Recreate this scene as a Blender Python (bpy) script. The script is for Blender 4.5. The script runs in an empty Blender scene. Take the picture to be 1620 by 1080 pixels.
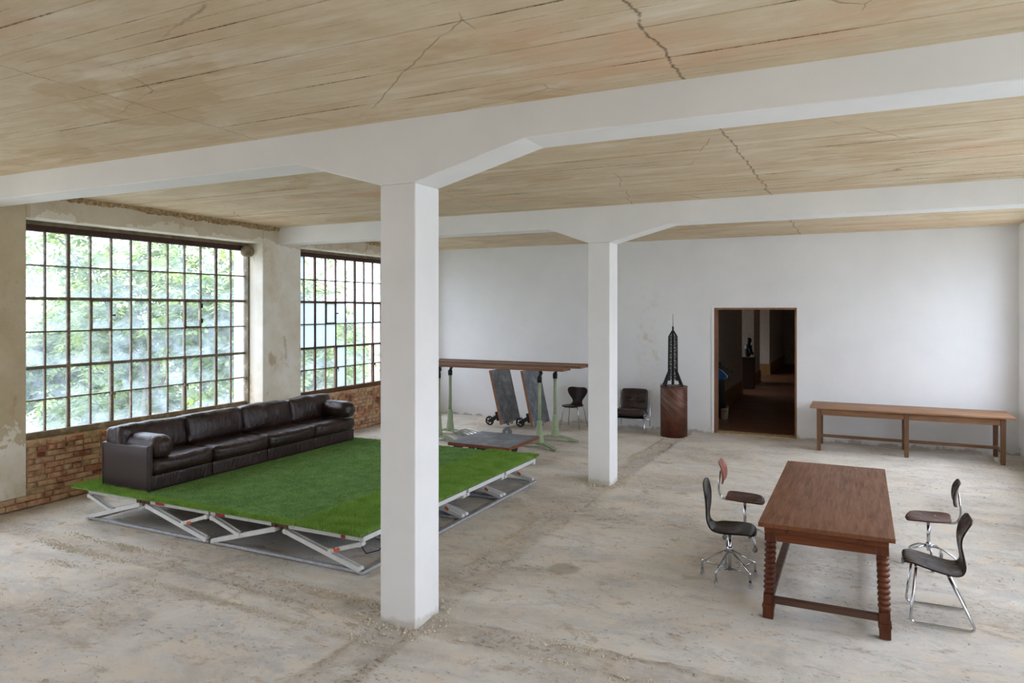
import bpy, bmesh, math, random
import numpy as np
from mathutils import Vector, Matrix

PI = math.pi
random.seed(7)
SC = bpy.context.scene
COL = SC.collection

# ------------------------------------------------------------------ camera
FPX, CXP, CYP, EYE = 1128.0, 810.0, 489.0, 2.6
cam_d = bpy.data.cameras.new('camera')
cam = bpy.data.objects.new('camera', cam_d)
COL.objects.link(cam)
cam.location = (0, 0, EYE)
cam.rotation_euler = (PI / 2, 0, math.atan((1362 - 810) / FPX))
cam_d.sensor_width = 36.0
cam_d.lens = FPX / 1620 * 36
cam_d.shift_y = -(540 - CYP) / 1620
cam_d.clip_start = 0.05
cam_d.clip_end = 500
SC.camera = cam

# ------------------------------------------------------------------ world, exposure
w = bpy.data.worlds.new('overcast_sky')
SC.world = w
w.use_nodes = True
nt = w.node_tree
nt.nodes.clear()
out = nt.nodes.new('ShaderNodeOutputWorld')
bg = nt.nodes.new('ShaderNodeBackground')
tc = nt.nodes.new('ShaderNodeTexCoord')
sep = nt.nodes.new('ShaderNodeSeparateXYZ')
rmp = nt.nodes.new('ShaderNodeValToRGB')
nt.links.new(tc.outputs['Generated'], sep.inputs[0])
nt.links.new(sep.outputs['Z'], rmp.inputs[0])
rmp.color_ramp.elements[0].position = 0.0
rmp.color_ramp.elements[0].color = (0.365, 0.388, 0.452, 1)
rmp.color_ramp.elements[1].position = 1.0
rmp.color_ramp.elements[1].color = (1.07, 1.14, 1.33, 1)
nt.links.new(rmp.outputs[0], bg.inputs[0])
bg.inputs[1].default_value = 1.0
nt.links.new(bg.outputs[0], out.inputs[0])

SC.view_settings.view_transform = 'Standard'
SC.view_settings.look = 'None'
SC.view_settings.gamma = 1.0
SC.view_settings.use_curve_mapping = False
SC.view_settings.exposure = 3.72
try:
    SC.cycles.diffuse_bounces = 6
    SC.cycles.max_bounces = 10
    SC.cycles.transparent_max_bounces = 16
except Exception:
    pass


def portal(x, y0, y1, z0, z1, sign):
    """window portal: only guides the sampling of the sky, adds no light"""
    d = bpy.data.lights.new('window_portal', 'AREA')
    d.shape = 'RECTANGLE'
    d.size = y1 - y0
    d.size_y = z1 - z0
    d.cycles.is_portal = True
    o = bpy.data.objects.new('window_portal', d)
    COL.objects.link(o)
    o.location = (x, (y0 + y1) / 2, (z0 + z1) / 2)
    o.rotation_euler = (PI / 2, 0, PI / 2 if sign < 0 else -PI / 2)
    # local -Z must point into the room
    o.rotation_euler = Matrix(((0, 0, -sign), (1, 0, 0), (0, 1, 0))).to_euler() if sign > 0 else \
        Matrix(((0, 0, 1), (-1, 0, 0), (0, 1, 0))).to_euler()
    if sign > 0:   # light enters travelling +X : local -Z = +X
        o.rotation_euler = Vector((-1, 0, 0)).to_track_quat('Z', 'Y').to_euler()
    else:
        o.rotation_euler = Vector((1, 0, 0)).to_track_quat('Z', 'Y').to_euler()
    return o


# ------------------------------------------------------------------ tags and helpers
def tag(o, label=None, cat=None, group=None, kind=None):
    if label: o['label'] = label
    if cat: o['category'] = cat
    if group: o['group'] = group
    if kind: o['kind'] = kind
    return o


def thing(name, label, cat, loc=(0, 0, 0), rz=0.0, group=None, kind=None):
    o = bpy.data.objects.new(name, None)
    o.empty_display_size = 0.1
    COL.objects.link(o)
    o.location = loc
    o.rotation_euler = (0, 0, rz)
    return tag(o, label, cat, group, kind)


def copy_tree(o, parent=None):
    c = o.copy()
    COL.objects.link(c)
    if parent is not None:
        c.parent = parent
    for ch in list(o.children):
        copy_tree(ch, c)
    return c


def link_mesh(name, me, m, parent=None, loc=(0, 0, 0)):
    o = bpy.data.objects.new(name, me)
    COL.objects.link(o)
    if m is not None and not me.materials:
        me.materials.append(m)
    o.location = loc
    if parent is not None:
        o.parent = parent
    return o


def inst(src, name, parent, loc=(0, 0, 0), rot=None, scale=None):
    o = src.copy()
    o.name = name
    COL.objects.link(o)
    o.parent = parent
    o.location = loc
    if rot is not None: o.rotation_euler = rot
    if scale is not None: o.scale = scale
    return o


def V(*a): return Vector(a)


class MB:
    """collects shapes; build() links them as ONE mesh object"""
    def __init__(self):
        self.v = []; self.f = []; self.s = []

    def add(self, vs, fs, smooth=False):
        n = len(self.v)
        self.v += [tuple(p) for p in vs]
        self.f += [tuple(i + n for i in f) for f in fs]
        self.s += [smooth] * len(fs)
        return self

    def box(self, x0, x1, y0, y1, z0, z1):
        vs = [(x, y, z) for x in (x0, x1) for y in (y0, y1) for z in (z0, z1)]
        fs = [(0, 1, 3, 2), (4, 6, 7, 5), (0, 4, 5, 1), (2, 3, 7, 6), (0, 2, 6, 4), (1, 5, 7, 3)]
        return self.add(vs, fs)

    def bar(self, p, q, w, h, up=(0, 0, 1), w2=None, h2=None):
        """rectangular bar from p to q: w sideways, h along up"""
        p = Vector(p); q = Vector(q)
        d = (q - p).normalized()
        up = Vector(up)
        s = d.cross(up)
        if s.length < 1e-4:
            s = d.cross(Vector((1, 0, 0)))
        s.normalize()
        u = s.cross(d).normalized()
        w2 = w if w2 is None else w2
        h2 = h if h2 is None else h2
        vs = []
        for c, ww, hh in ((p, w, h), (q, w2, h2)):
            for a, b in ((-1, -1), (1, -1), (1, 1), (-1, 1)):
                vs.append(c + s * (a * ww / 2) + u * (b * hh / 2))
        fs = [(3, 2, 1, 0), (4, 5, 6, 7), (0, 1, 5, 4), (1, 2, 6, 5), (2, 3, 7, 6), (3, 0, 4, 7)]
        return self.add(vs, fs)

    def tube(self, pts, r, seg=8, closed=False, caps=True):
        pts = [Vector(p) for p in pts]
        n = len(pts)
        rs = r if isinstance(r, (list, tuple)) else [r] * n
        vs = []; fs = []
        prev = None
        for i, p in enumerate(pts):
            if closed:
                t = pts[(i + 1) % n] - pts[i - 1]
            else:
                t = pts[min(i + 1, n - 1)] - pts[max(i - 1, 0)]
            t.normalize()
            if prev is None:
                a = t.cross(Vector((0, 0, 1)))
                if a.length < 1e-3: a = t.cross(Vector((1, 0, 0)))
            else:
                a = prev - t * prev.dot(t)
            a.normalize()
            prev = a
            b = t.cross(a)
            for k in range(seg):
                th = 2 * PI * k / seg
                vs.append(p + (a * math.cos(th) + b * math.sin(th)) * rs[i])
        rng = n if closed else n - 1
        for i in range(rng):
            j = (i + 1) % n
            for k in range(seg):
                l = (k + 1) % seg
                fs.append((i * seg + k, i * seg + l, j * seg + l, j * seg + k))
        self.add(vs, fs, True)
        if not closed and caps:
            m = len(self.v) - len(vs)
            self.f.append(tuple(m + k for k in reversed(range(seg)))); self.s.append(False)
            self.f.append(tuple(m + (n - 1) * seg + k for k in range(seg))); self.s.append(False)
        return self

    def lathe(self, prof, seg=24, c=(0, 0, 0), axis='z', smooth=True, cap=True):
        """prof: list of (radius, height)"""
        vs = []; fs = []
        for r, h in prof:
            for k in range(seg):
                th = 2 * PI * k / seg
                a, b = r * math.cos(th), r * math.sin(th)
                p = {'z': (a, b, h), 'x': (h, a, b), 'y': (b, h, a)}[axis]
                vs.append((p[0] + c[0], p[1] + c[1], p[2] + c[2]))
        n = len(prof)
        for i in range(n - 1):
            for k in range(seg):
                l = (k + 1) % seg
                fs.append((i * seg + k, i * seg + l, (i + 1) * seg + l, (i + 1) * seg + k))
        m = len(self.v)
        self.add(vs, fs, smooth)
        if cap:
            self.f.append(tuple(m + k for k in reversed(range(seg)))); self.s.append(False)
            self.f.append(tuple(m + (n - 1) * seg + k for k in range(seg))); self.s.append(False)
        return self

    def prism(self, poly, lo, hi, axis='y'):
        """polygon extruded along an axis; poly (a,b) are the two other axes in order"""
        def P(a, b, t):
            return {'y': (a, t, b), 'x': (t, a, b), 'z': (a, b, t)}[axis]
        n = len(poly)
        vs = [P(a, b, lo) for a, b in poly] + [P(a, b, hi) for a, b in poly]
        fs = [tuple(range(n)), tuple(reversed(range(n, 2 * n)))]
        fs += [(i, i + n, (i + 1) % n + n, (i + 1) % n) for i in range(n)]
        return self.add(vs, fs)

    def rounded(self, c, half, r, nseg=3, m=8, bulge=(0, 0, 0), fn=None, rot=None):
        """rounded box with bulging faces; fn(np array local) -> displaced"""
        ax = []
        for h in half:
            rr = min(r, h * 0.999)
            e = [-(h - rr) - rr * math.cos(t * PI / 2 / nseg) for t in range(nseg + 1)]
            mid = [-(h - rr) + 2 * (h - rr) * t / m for t in range(1, m)]
            a = e + mid + [-x for x in reversed(e)]
            ax.append(a)
        idx = {}; vs = []; fs = []

        def vid(p):
            k = tuple(round(t, 6) for t in p)
            if k not in idx:
                idx[k] = len(vs); vs.append(p)
            return idx[k]
        for d in range(3):
            a, b = [(1, 2), (2, 0), (0, 1)][d]
            for sg in (-1, 1):
                for i in range(len(ax[a]) - 1):
                    for j in range(len(ax[b]) - 1):
                        q = []
                        for (ii, jj) in ((i, j), (i + 1, j), (i + 1, j + 1), (i, j + 1)):
                            p = [0, 0, 0]
                            p[d] = sg * half[d]; p[a] = ax[a][ii]; p[b] = ax[b][jj]
                            q.append(vid(tuple(p)))
                        fs.append(tuple(q) if sg > 0 else tuple(reversed(q)))
        A = np.array(vs, float)
        H = np.array(half)
        R = np.minimum(r, H * 0.999)
        inner = np.clip(A, -(H - R), H - R)
        D = (A - inner) / R
        L = np.linalg.norm(D, axis=1, keepdims=True)
        L[L < 1e-9] = 1
        A2 = inner + D / L * R
        N = A2 / H
        for d in range(3):
            a, b = [k for k in range(3) if k != d]
            A2[:, d] += bulge[d] * N[:, d] * np.clip(1 - N[:, a] ** 2, 0, 1) * np.clip(1 - N[:, b] ** 2, 0, 1)
        if fn is not None: A2 = fn(A2, N)
        if rot is not None: A2 = A2 @ np.array(rot.to_3x3()).T
        A2 = A2 + np.array(c)
        return self.add([tuple(p) for p in A2], fs, True)

    def build(self, name, m, parent=None, bevel=0.0, seg=2, loc=(0, 0, 0), sub=0, normals=True):
        me = bpy.data.meshes.new(name)
        me.from_pydata(self.v, [], self.f)
        me.polygons.foreach_set('use_smooth', self.s)
        if normals:
            bm = bmesh.new(); bm.from_mesh(me)
            bmesh.ops.recalc_face_normals(bm, faces=bm.faces)
            bm.to_mesh(me); bm.free()
        me.update()
        o = link_mesh(name, me, m, parent, loc)
        if bevel > 0:
            b = o.modifiers.new('bevel', 'BEVEL')
            b.width = bevel; b.segments = seg; b.limit_method = 'ANGLE'; b.angle_limit = 0.7
            b.harden_normals = False
        if sub:
            s = o.modifiers.new('sub', 'SUBSURF'); s.levels = sub; s.render_levels = sub
        return o


def arc_fillet(pts, r, n=5):
    """polyline with rounded corners"""
    pts = [Vector(p) for p in pts]
    outp = [pts[0]]
    for i in range(1, len(pts) - 1):
        a, b, c = pts[i - 1], pts[i], pts[i + 1]
        u = (a - b); v = (c - b)
        d = min(r, u.length * 0.48, v.length * 0.48)
        p0 = b + u.normalized() * d; p1 = b + v.normalized() * d
        for k in range(n + 1):
            t = k / n
            outp.append(p0 * (1 - t) ** 2 + b * 2 * t * (1 - t) + p1 * t * t)
    outp.append(pts[-1])
    return outp


# value noise in numpy
_rng = np.random.RandomState(3)
_tab = _rng.rand(256, 256)


def vnoise(x, y):
    xi = np.floor(x).astype(int); yi = np.floor(y).astype(int)
    fx = x - xi; fy = y - yi
    fx = fx * fx * (3 - 2 * fx); fy = fy * fy * (3 - 2 * fy)
    g = lambda a, b: _tab[a % 256, b % 256]
    return (g(xi, yi) * (1 - fx) + g(xi + 1, yi) * fx) * (1 - fy) + (g(xi, yi + 1) * (1 - fx) + g(xi + 1, yi + 1) * fx) * fy


def fbm(x, y, o=4):
    s = 0; a = 0.5; t = 0
    for k in range(o):
        s = s + a * vnoise(x * 2 ** k + 17.3 * k, y * 2 ** k + 5.1 * k); t += a; a *= 0.5
    return s / t - 0.5


# ------------------------------------------------------------------ materials
def lin(c):
    return tuple((x / 255 / 12.92 if x / 255 <= 0.04045 else ((x / 255 + 0.055) / 1.055) ** 2.4) for x in c) + (1,)


class NT:
    def __init__(self, name):
        self.m = bpy.data.materials.new(name)
        self.m.use_nodes = True
        self.t = self.m.node_tree
        self.b = self.t.nodes['Principled BSDF']
        self.o = self.t.nodes['Material Output']
        self._tc = None

    def n(self, typ, **kw):
        nd = self.t.nodes.new('ShaderNode' + typ)
        for k, v in kw.items(): setattr(nd, k, v)
        return nd

    def l(self, a, b): self.t.links.new(a, b); return self

    def coord(self, scale=(1, 1, 1), rot=(0, 0, 0), loc=(0, 0, 0), out='Object'):
        if self._tc is None: self._tc = self.n('TexCoord')
        mp = self.n('Mapping')
        mp.inputs['Scale'].default_value = scale
        mp.inputs['Rotation'].default_value = rot
        mp.inputs['Location'].default_value = loc
        self.l(self._tc.outputs[out], mp.inputs[0])
        return mp.outputs[0]

    def noise(self, vec, scale=5, detail=4, rough=0.55, dist=0.0):
        nd = self.n('TexNoise')
        nd.inputs['Scale'].default_value = scale
        nd.inputs['Detail'].default_value = detail
        nd.inputs['Roughness'].default_value = rough
        nd.inputs['Distortion'].default_value = dist
        self.l(vec, nd.inputs['Vector'])
        return nd.outputs['Fac']

    def ramp(self, fac, stops):
        r = self.n('ValToRGB')
        e = r.color_ramp.elements
        while len(e) < len(stops): e.new(0.5)
        for k, (p, c) in enumerate(stops):
            e[k].position = p
            e[k].color = c if len(c) == 4 else tuple(c) + (1,)
        self.l(fac, r.inputs[0])
        return r.outputs[0]

    def mix(self, fac, a, b, typ='MIX'):
        m = self.n('Mix', data_type='RGBA', blend_type=typ)
        for k, v in ((0, fac), (6, a), (7, b)):
            if isinstance(v, (int, float)): m.inputs[k].default_value = v
            elif isinstance(v, tuple): m.inputs[k].default_value = v
            else: self.l(v, m.inputs[k])
        return m.outputs[2]

    def math(self, op, a, b=0.0, clamp=False):
        m = self.n('Math', operation=op); m.use_clamp = clamp
        for k, v in ((0, a), (1, b)):
            if isinstance(v, (int, float)): m.inputs[k].default_value = v
            else: self.l(v, m.inputs[k])
        return m.outputs[0]

    def col(self, v):
        if isinstance(v, tuple): self.b.inputs['Base Color'].default_value = v
        else: self.l(v, self.b.inputs['Base Color'])
        return self

    def rough(self, v):
        if isinstance(v, (int, float)): self.b.inputs['Roughness'].default_value = v
        else: self.l(v, self.b.inputs['Roughness'])
        return self

    def bump(self, h, strength=0.3, dist=0.01):
        b = self.n('Bump')
        b.inputs['Strength'].default_value = strength
        b.inputs['Distance'].default_value = dist
        self.l(h, b.inputs['Height'])
        self.l(b.outputs[0], self.b.inputs['Normal'])
        return self

    def metal(self, v=1.0): self.b.inputs['Metallic'].default_value = v; return self


def G3(v): return (v, v, v, 1)


def plain(name, c, rough=0.5, metal=0.0, var=0.12, scale=12, bump=0.0):
    t = NT(name)
    c = lin(c)
    d = tuple(x * (1 - var) for x in c[:3]) + (1,)
    e = tuple(min(1, x * (1 + var)) for x in c[:3]) + (1,)
    n = t.noise(t.coord(), scale, 4)
    t.col(t.ramp(n, [(0.3, d), (0.7, e)])).rough(rough).metal(metal)
    if bump: t.bump(t.noise(t.coord(), scale * 6, 3), bump, 0.004)
    return t.m


def wood(name, dark, mid, light, axis=0, rough=0.45, scale=1.0, bump=0.15):
    t = NT(name)
    s = [9 * scale] * 3; s[axis] = 0.7 * scale
    v = t.coord(tuple(s))
    n1 = t.noise(v, 2.2, 6, 0.62, 0.6)
    s2 = [60 * scale] * 3; s2[axis] = 2.0 * scale
    n2 = t.noise(t.coord(tuple(s2)), 1.5, 4, 0.6)
    c = t.ramp(n1, [(0.28, lin(dark)), (0.5, lin(mid)), (0.72, lin(light))])
    c = t.mix(t.ramp(n2, [(0.35, G3(0)), (0.65, G3(0.35))]), c, lin(dark))
    big = t.noise(t.coord((1.1, 1.1, 1.1)), 1.6, 3)
    c = t.mix(t.ramp(big, [(0.4, G3(0)), (0.7, G3(0.35))]), c, lin(light))
    t.col(c).rough(t.ramp(n1, [(0.3, G3(rough + 0.12)), (0.7, G3(rough - 0.05))]))
    t.bump(n2, bump, 0.003)
    return t.m


def m_white_plaster():
    t = NT('white_painted_plaster')
    v = t.coord()
    n = t.noise(v, 1.3, 5, 0.6)
    c = t.ramp(n, [(0.3, (0.80, 0.80, 0.79)), (0.7, (0.87, 0.865, 0.85))])
    # scuffed dirty band close to the floor
    sp = t.n('SeparateXYZ'); t.l(t.coord(), sp.inputs[0])
    h = t.math('ADD', sp.outputs['Z'], t.math('MULTIPLY', t.math('SUBTRACT', t.noise(v, 5, 5, 0.7), 0.5), 0.22))
    d = t.ramp(h, [(0.01, G3(0.55)), (0.055, G3(0))])
    c = t.mix(d, c, (0.50, 0.46, 0.38, 1))
    fn = t.noise(v, 30, 4, 0.6)
    t.col(c).rough(0.75).bump(t.math('ADD', t.noise(v, 3, 3), t.math('MULTIPLY', fn, 0.2)), 0.12, 0.02)
    return t.m


def m_back_wall():
    t = NT('back_wall_plaster')
    v = t.coord()
    n = t.noise(v, 0.9, 5, 0.6)
    c = t.ramp(n, [(0.3, (0.76, 0.765, 0.77)), (0.7, (0.83, 0.835, 0.835))])
    sp = t.n('SeparateXYZ'); t.l(t.coord(), sp.inputs[0])
    # yellowish damp stains on the wall left of the tower
    dx = t.math('MULTIPLY', t.math('ADD', sp.outputs['X'], 4.15), 2.6)
    dz = t.math('MULTIPLY', t.math('SUBTRACT', sp.outputs['Z'], 1.9), 0.75)
    rr = t.math('SQRT', t.math('ADD', t.math('MULTIPLY', dx, dx), t.math('MULTIPLY', dz, dz)))
    reg = t.ramp(rr, [(0.2, G3(1)), (1.0, G3(0))])
    st = t.ramp(t.noise(v, 5.5, 5, 0.65, 0.4), [(0.53, G3(0)), (0.66, G3(0.55))])
    c = t.mix(t.math('MULTIPLY', reg, st), c, (0.55, 0.49, 0.30, 1))
    # low damp band
    h = t.math('ADD', sp.outputs['Z'], t.math('MULTIPLY', t.math('SUBTRACT', t.noise(v, 3, 5, 0.7), 0.5), 0.5))
    c = t.mix(t.ramp(h, [(0.0, G3(0.35)), (0.25, G3(0.0))]), c, (0.60, 0.57, 0.50, 1))
    c = t.mix(t.ramp(h, [(-0.02, G3(0.7)), (0.04, G3(0.0))]), c, (0.36, 0.32, 0.26, 1))
    t.col(c).rough(0.8).bump(t.noise(v, 2.2, 5, 0.6), 0.25, 0.03)
    return t.m


def m_old_plaster():
    t = NT('stained_old_plaster')
    v = t.coord()
    n = t.noise(v, 1.6, 6, 0.62, 0.3)
    c = t.ramp(n, [(0.25, lin((204, 192, 166))), (0.42, lin((222, 215, 198))), (0.58, lin((231, 227, 216))), (0.8, lin((238, 235, 228)))])
    sp = t.n('SeparateXYZ'); t.l(v, sp.inputs[0])
    wob = t.math('MULTIPLY', t.math('SUBTRACT', n, 0.5), 1.6)
    # the first pier and the strip over the windows keep an old tan distemper, flaked off near the floor
    a = t.math('LESS_THAN', t.math('ADD', sp.outputs['Y'], 0.0), 5.65)
    low = t.ramp(t.math('ADD', sp.outputs['Z'], wob), [(0.95, G3(0)), (1.05, G3(0.8))])
    b = t.ramp(t.math('ADD', sp.outputs['Z'], t.math('MULTIPLY', wob, 0.5)), [(0.0, G3(0)), (1.0, G3(0))])
    m3 = t.math('ADD', sp.outputs['Z'], t.math('MULTIPLY', wob, 0.55))
    tan_top = t.math('MULTIPLY', t.math('GREATER_THAN', m3, 3.86), 0.5)
    msk = t.math('MAXIMUM', t.math('MULTIPLY', a, low), tan_top)
    c = t.mix(msk, c, t.ramp(n, [(0.3, lin((166, 146, 108))), (0.7, lin((194, 176, 140)))]))
    s = t.noise(t.coord((1, 1, 0.5), loc=(3, 1, 7)), 3.5, 5, 0.6)
    c = t.mix(t.ramp(s, [(0.60, G3(0)), (0.68, G3(0.6))]), c, lin((168, 140, 96)))
    rv = t.math('ADD', t.math('MULTIPLY', sp.outputs['X'], -1.0), t.math('MULTIPLY', wob, 0.12))
    c = t.mix(t.ramp(t.math('SUBTRACT', rv, 9.9), [(0.12, G3(0)), (0.32, G3(0.6))]), c, lin((172, 150, 112)))
    f = t.noise(v, 14, 6, 0.7)
    c = t.mix(t.ramp(f, [(0.60, G3(0)), (0.78, G3(0.35))]), c, lin((140, 122, 96)))
    t.col(c).rough(0.85).bump(t.math('ADD', n, t.math('MULTIPLY', f, 0.4)), 0.45, 0.02)
    return t.m


def m_ceiling():
    t = NT('board_marked_concrete')
    v = t.coord()
    sp = t.n('SeparateXYZ'); t.l(v, sp.inputs[0])
    X, Y = sp.outputs['X'], sp.outputs['Y']
    # each imprinted board its own tone
    idx = t.math('FLOOR', t.math('DIVIDE', Y, 0.13))
    wn = t.n('TexWhiteNoise', noise_dimensions='2D')
    cb = t.n('CombineXYZ'); t.l(idx, cb.inputs[0])
    t.l(t.math('FLOOR', t.math('ADD', t.math('DIVIDE', X, 3.9), t.math('MULTIPLY', idx, 0.37))), cb.inputs[1])
    t.l(cb.outputs[0], wn.inputs['Vector'])
    grain = t.noise(t.coord((0.8, 6, 1)), 2.4, 8, 0.7, 0.6)
    iso = t.noise(t.coord((0.7, 1.2, 1), loc=(3, 3, 0)), 1.8, 8, 0.68, 0.5)
    g = t.math('ADD', t.math('MULTIPLY', grain, 0.45), t.math('MULTIPLY', iso, 0.55))
    c = t.ramp(g, [(0.30, lin((190, 166, 132))), (0.46, lin((208, 188, 156))), (0.56, lin((216, 199, 170))), (0.70, lin((228, 216, 194)))])
    c = t.mix(t.math('MULTIPLY', wn.outputs['Value'], 0.22), c, lin((190, 164, 130)))
    blot = t.noise(t.coord((0.45, 0.9, 1)), 0.9, 6, 0.6, 0.6)
    c = t.mix(t.ramp(blot, [(0.56, G3(0)), (0.585, G3(0.42))]), c, lin((184, 154, 112)))
    red = t.noise(t.coord((0.5, 1.0, 1), loc=(9, 4, 0)), 0.9, 7, 0.68, 0.3)
    c = t.mix(t.ramp(red, [(0.55, G3(0)), (0.66, G3(0.55))]), c, lin((214, 170, 134)))
    pale = t.noise(t.coord((0.45, 2.4, 1), loc=(2, 8, 0)), 1.4, 7, 0.66)
    c = t.mix(t.ramp(pale, [(0.53, G3(0)), (0.68, G3(0.55))]), c, lin((232, 224, 206)))
    # dark crumbs along some joints
    fy = t.math('FRACT', t.math('DIVIDE', Y, 0.13))
    je = t.math('MINIMUM', fy, t.math('SUBTRACT', 1.0, fy))
    jn = t.noise(t.coord((0.7, 2.2, 1)), 1.3, 3, 0.6)
    jd = t.noise(t.coord((16, 3, 1)), 2.0, 5, 0.8)
    jm = t.math('MULTIPLY', t.ramp(je, [(0.0, G3(1)), (0.05, G3(0))]), t.math('MULTIPLY', t.ramp(jn, [(0.53, G3(0)), (0.60, G3(0.75))]), t.ramp(jd, [(0.42, G3(0.1)), (0.56, G3(1))])))
    c = t.mix(jm, c, lin((92, 70, 46)))
    # day joints that cross the bays, jagged and broken
    wob = t.math('MULTIPLY', t.math('SUBTRACT', t.noise(t.coord((0.1, 2.2, 1)), 1.2, 9, 0.72), 0.5), 0.20)
    wd = t.noise(t.coord((2, 5, 1)), 2.2, 6, 0.7)
    cr = 0
    for xx, ww in ((-1.08, 0.016), (-5.0, 0.007), (-8.2, 0.007)):
        d = t.math('ABSOLUTE', t.math('ADD', t.math('ADD', X, -xx), wob))
        k = t.math('MULTIPLY', t.ramp(t.math('DIVIDE', d, t.math('MULTIPLY', wd, ww * 2)), [(0.1, G3(0.8)), (0.9, G3(0))]), t.ramp(wd, [(0.35, G3(0.2)), (0.5, G3(1))]))
        c = t.mix(k, c, lin((104, 80, 56)))
        cr = t.math('ADD', k, cr)
    # hairline cracks
    vo = t.n('TexVoronoi', feature='DISTANCE_TO_EDGE'); vo.inputs['Scale'].default_value = 0.6
    wv = t.n('Mix', data_type='RGBA'); wv.inputs[0].default_value = 0.12
    nz = t.n('TexNoise'); nz.inputs['Scale'].default_value = 2.4; nz.inputs['Detail'].default_value = 8
    t.l(v, nz.inputs['Vector']); t.l(v, wv.inputs[6]); t.l(nz.outputs['Color'], wv.inputs[7])
    t.l(wv.outputs[2], vo.inputs['Vector'])
    ck = t.math('MULTIPLY', t.ramp(vo.outputs['Distance'], [(0.0, G3(1)), (0.004, G3(0))]),
                t.ramp(t.noise(t.coord(loc=(5, 5, 0)), 0.8, 3), [(0.50, G3(0)), (0.56, G3(0.6))]))
    c = t.mix(ck, c, lin((120, 96, 70)))
    sk = t.noise(t.coord((1, 2.5, 1), loc=(6, 2, 0)), 7, 6, 0.75)
    c = t.mix(t.ramp(sk, [(0.68, G3(0)), (0.73, G3(0.5))]), c, lin((130, 98, 64)))
    t.col(c).rough(0.85)
    h = t.math('SUBTRACT', t.math('ADD', t.math('MULTIPLY', g, 0.8), t.math('MULTIPLY', t.noise(v, 22, 4, 0.7), 0.15)),
               t.math('ADD', t.math('ADD', jm, cr), ck))
    t.bump(h, 0.35, 0.02)
    return t.m


def m_floor():
    t = NT('rough_screed')
    v = t.coord()
    at = t.n('Attribute'); at.attribute_name = 'rough'
    rg = at.outputs['Fac']
    n1 = t.noise(t.coord((1, 1.7, 1)), 0.9, 9, 0.70, 0.6)
    c = t.ramp(n1, [(0.32, lin((196, 187, 174))), (0.45, lin((214, 207, 195))), (0.56, lin((225, 218, 206))), (0.70, lin((234, 228, 217)))])
    n2 = t.noise(t.coord((1, 1.3, 1), loc=(4, 2, 0)), 1.9, 9, 0.74, 0.5)
    c = t.mix(t.ramp(n2, [(0.50, G3(0)), (0.60, G3(0.75))]), c, lin((229, 214, 193)))
    n3 = t.noise(t.coord((1, 1.8, 1), loc=(9, 1, 0)), 1.5, 9, 0.74, 0.8)
    c = t.mix(t.ramp(n3, [(0.53, G3(0)), (0.60, G3(0.6))]), c, lin((200, 196, 190)))
    n4 = t.noise(t.coord((1, 1.8, 1), loc=(2, 11, 0)), 2.4, 9, 0.76, 0.5)
    c = t.mix(t.ramp(n4, [(0.56, G3(0)), (0.62, G3(0.7))]), c, lin((188, 170, 146)))
    mid = t.noise(v, 8, 9, 0.8)
    c = t.mix(t.math('MULTIPLY', rg, t.ramp(mid, [(0.38, G3(1)), (0.60, G3(0.25))]), True), c, lin((158, 134, 100)))  # brown rubble tone on scars, which also paints shade into the ridge crevices
    fine = t.noise(t.coord((1, 1.4, 1)), 17, 8, 0.80)
    patch = t.ramp(t.noise(t.coord((1, 1.6, 1), loc=(1, 7, 0)), 1.3, 6, 0.66), [(0.44, G3(0)), (0.58, G3(1))])
    th = t.math('SUBTRACT', t.math('ADD', 0.374, t.math('MULTIPLY', patch, 0.055)), fine)
    th = t.math('ADD', th, t.math('MULTIPLY', rg, 0.08))
    pm = t.ramp(th, [(0.0, G3(0)), (0.035, G3(0.75))])
    c = t.mix(pm, c, lin((140, 122, 97)))
    sp = t.n('SeparateXYZ'); t.l(v, sp.inputs[0])
    ex = t.math('DIVIDE', t.math('ADD', sp.outputs['X'], 2.69), 0.17)
    ey = t.math('DIVIDE', t.math('SUBTRACT', sp.outputs['Y'], 6.66), 0.19)
    er = t.math('ADD', t.math('SQRT', t.math('ADD', t.math('MULTIPLY', ex, ex), t.math('MULTIPLY', ey, ey))), t.math('MULTIPLY', t.math('SUBTRACT', mid, 0.5), 0.7))
    c = t.mix(t.ramp(er, [(0.75, G3(0.6)), (1.0, G3(0))]), c, lin((164, 150, 126)))
    t.col(c).rough(0.95)
    cr = t.noise(v, 42, 8, 0.8)
    h = t.math('ADD', t.math('MULTIPLY', mid, 0.9), t.math('MULTIPLY', cr, t.math('ADD', t.math('MULTIPLY', patch, 0.35), t.math('ADD', 0.15, t.math('MULTIPLY', rg, 0.9)))))
    h = t.math('SUBTRACT', h, t.math('MULTIPLY', pm, 0.35))
    t.bump(h, 0.75, 0.045)
    return t.m


def m_brick(name, c, seed):
    t = NT(name)
    v = t.coord(loc=(seed * 3.1, seed * 1.7, seed))
    gv = t.n('NewGeometry')
    mp = t.n('Mapping'); t.l(gv.outputs['Position'], mp.inputs[0]); mp.inputs['Location'].default_value = (seed, seed * 2, 0)
    n = t.noise(mp.outputs[0], 9, 6, 0.7)
    cc = t.ramp(n, [(0.3, tuple(x * 0.62 for x in lin(c)[:3]) + (1,)), (0.55, lin(c)), (0.8, tuple(min(1, x * 1.3) for x in lin(c)[:3]) + (1,))])
    s = t.noise(mp.outputs[0], 4.5, 6, 0.7)
    cc = t.mix(t.ramp(s, [(0.42, G3(0)), (0.60, G3(0.88))]), cc, lin((204, 176, 138)))
    t.col(cc).rough(0.92).bump(n, 0.6, 0.012)
    return t.m


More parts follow.
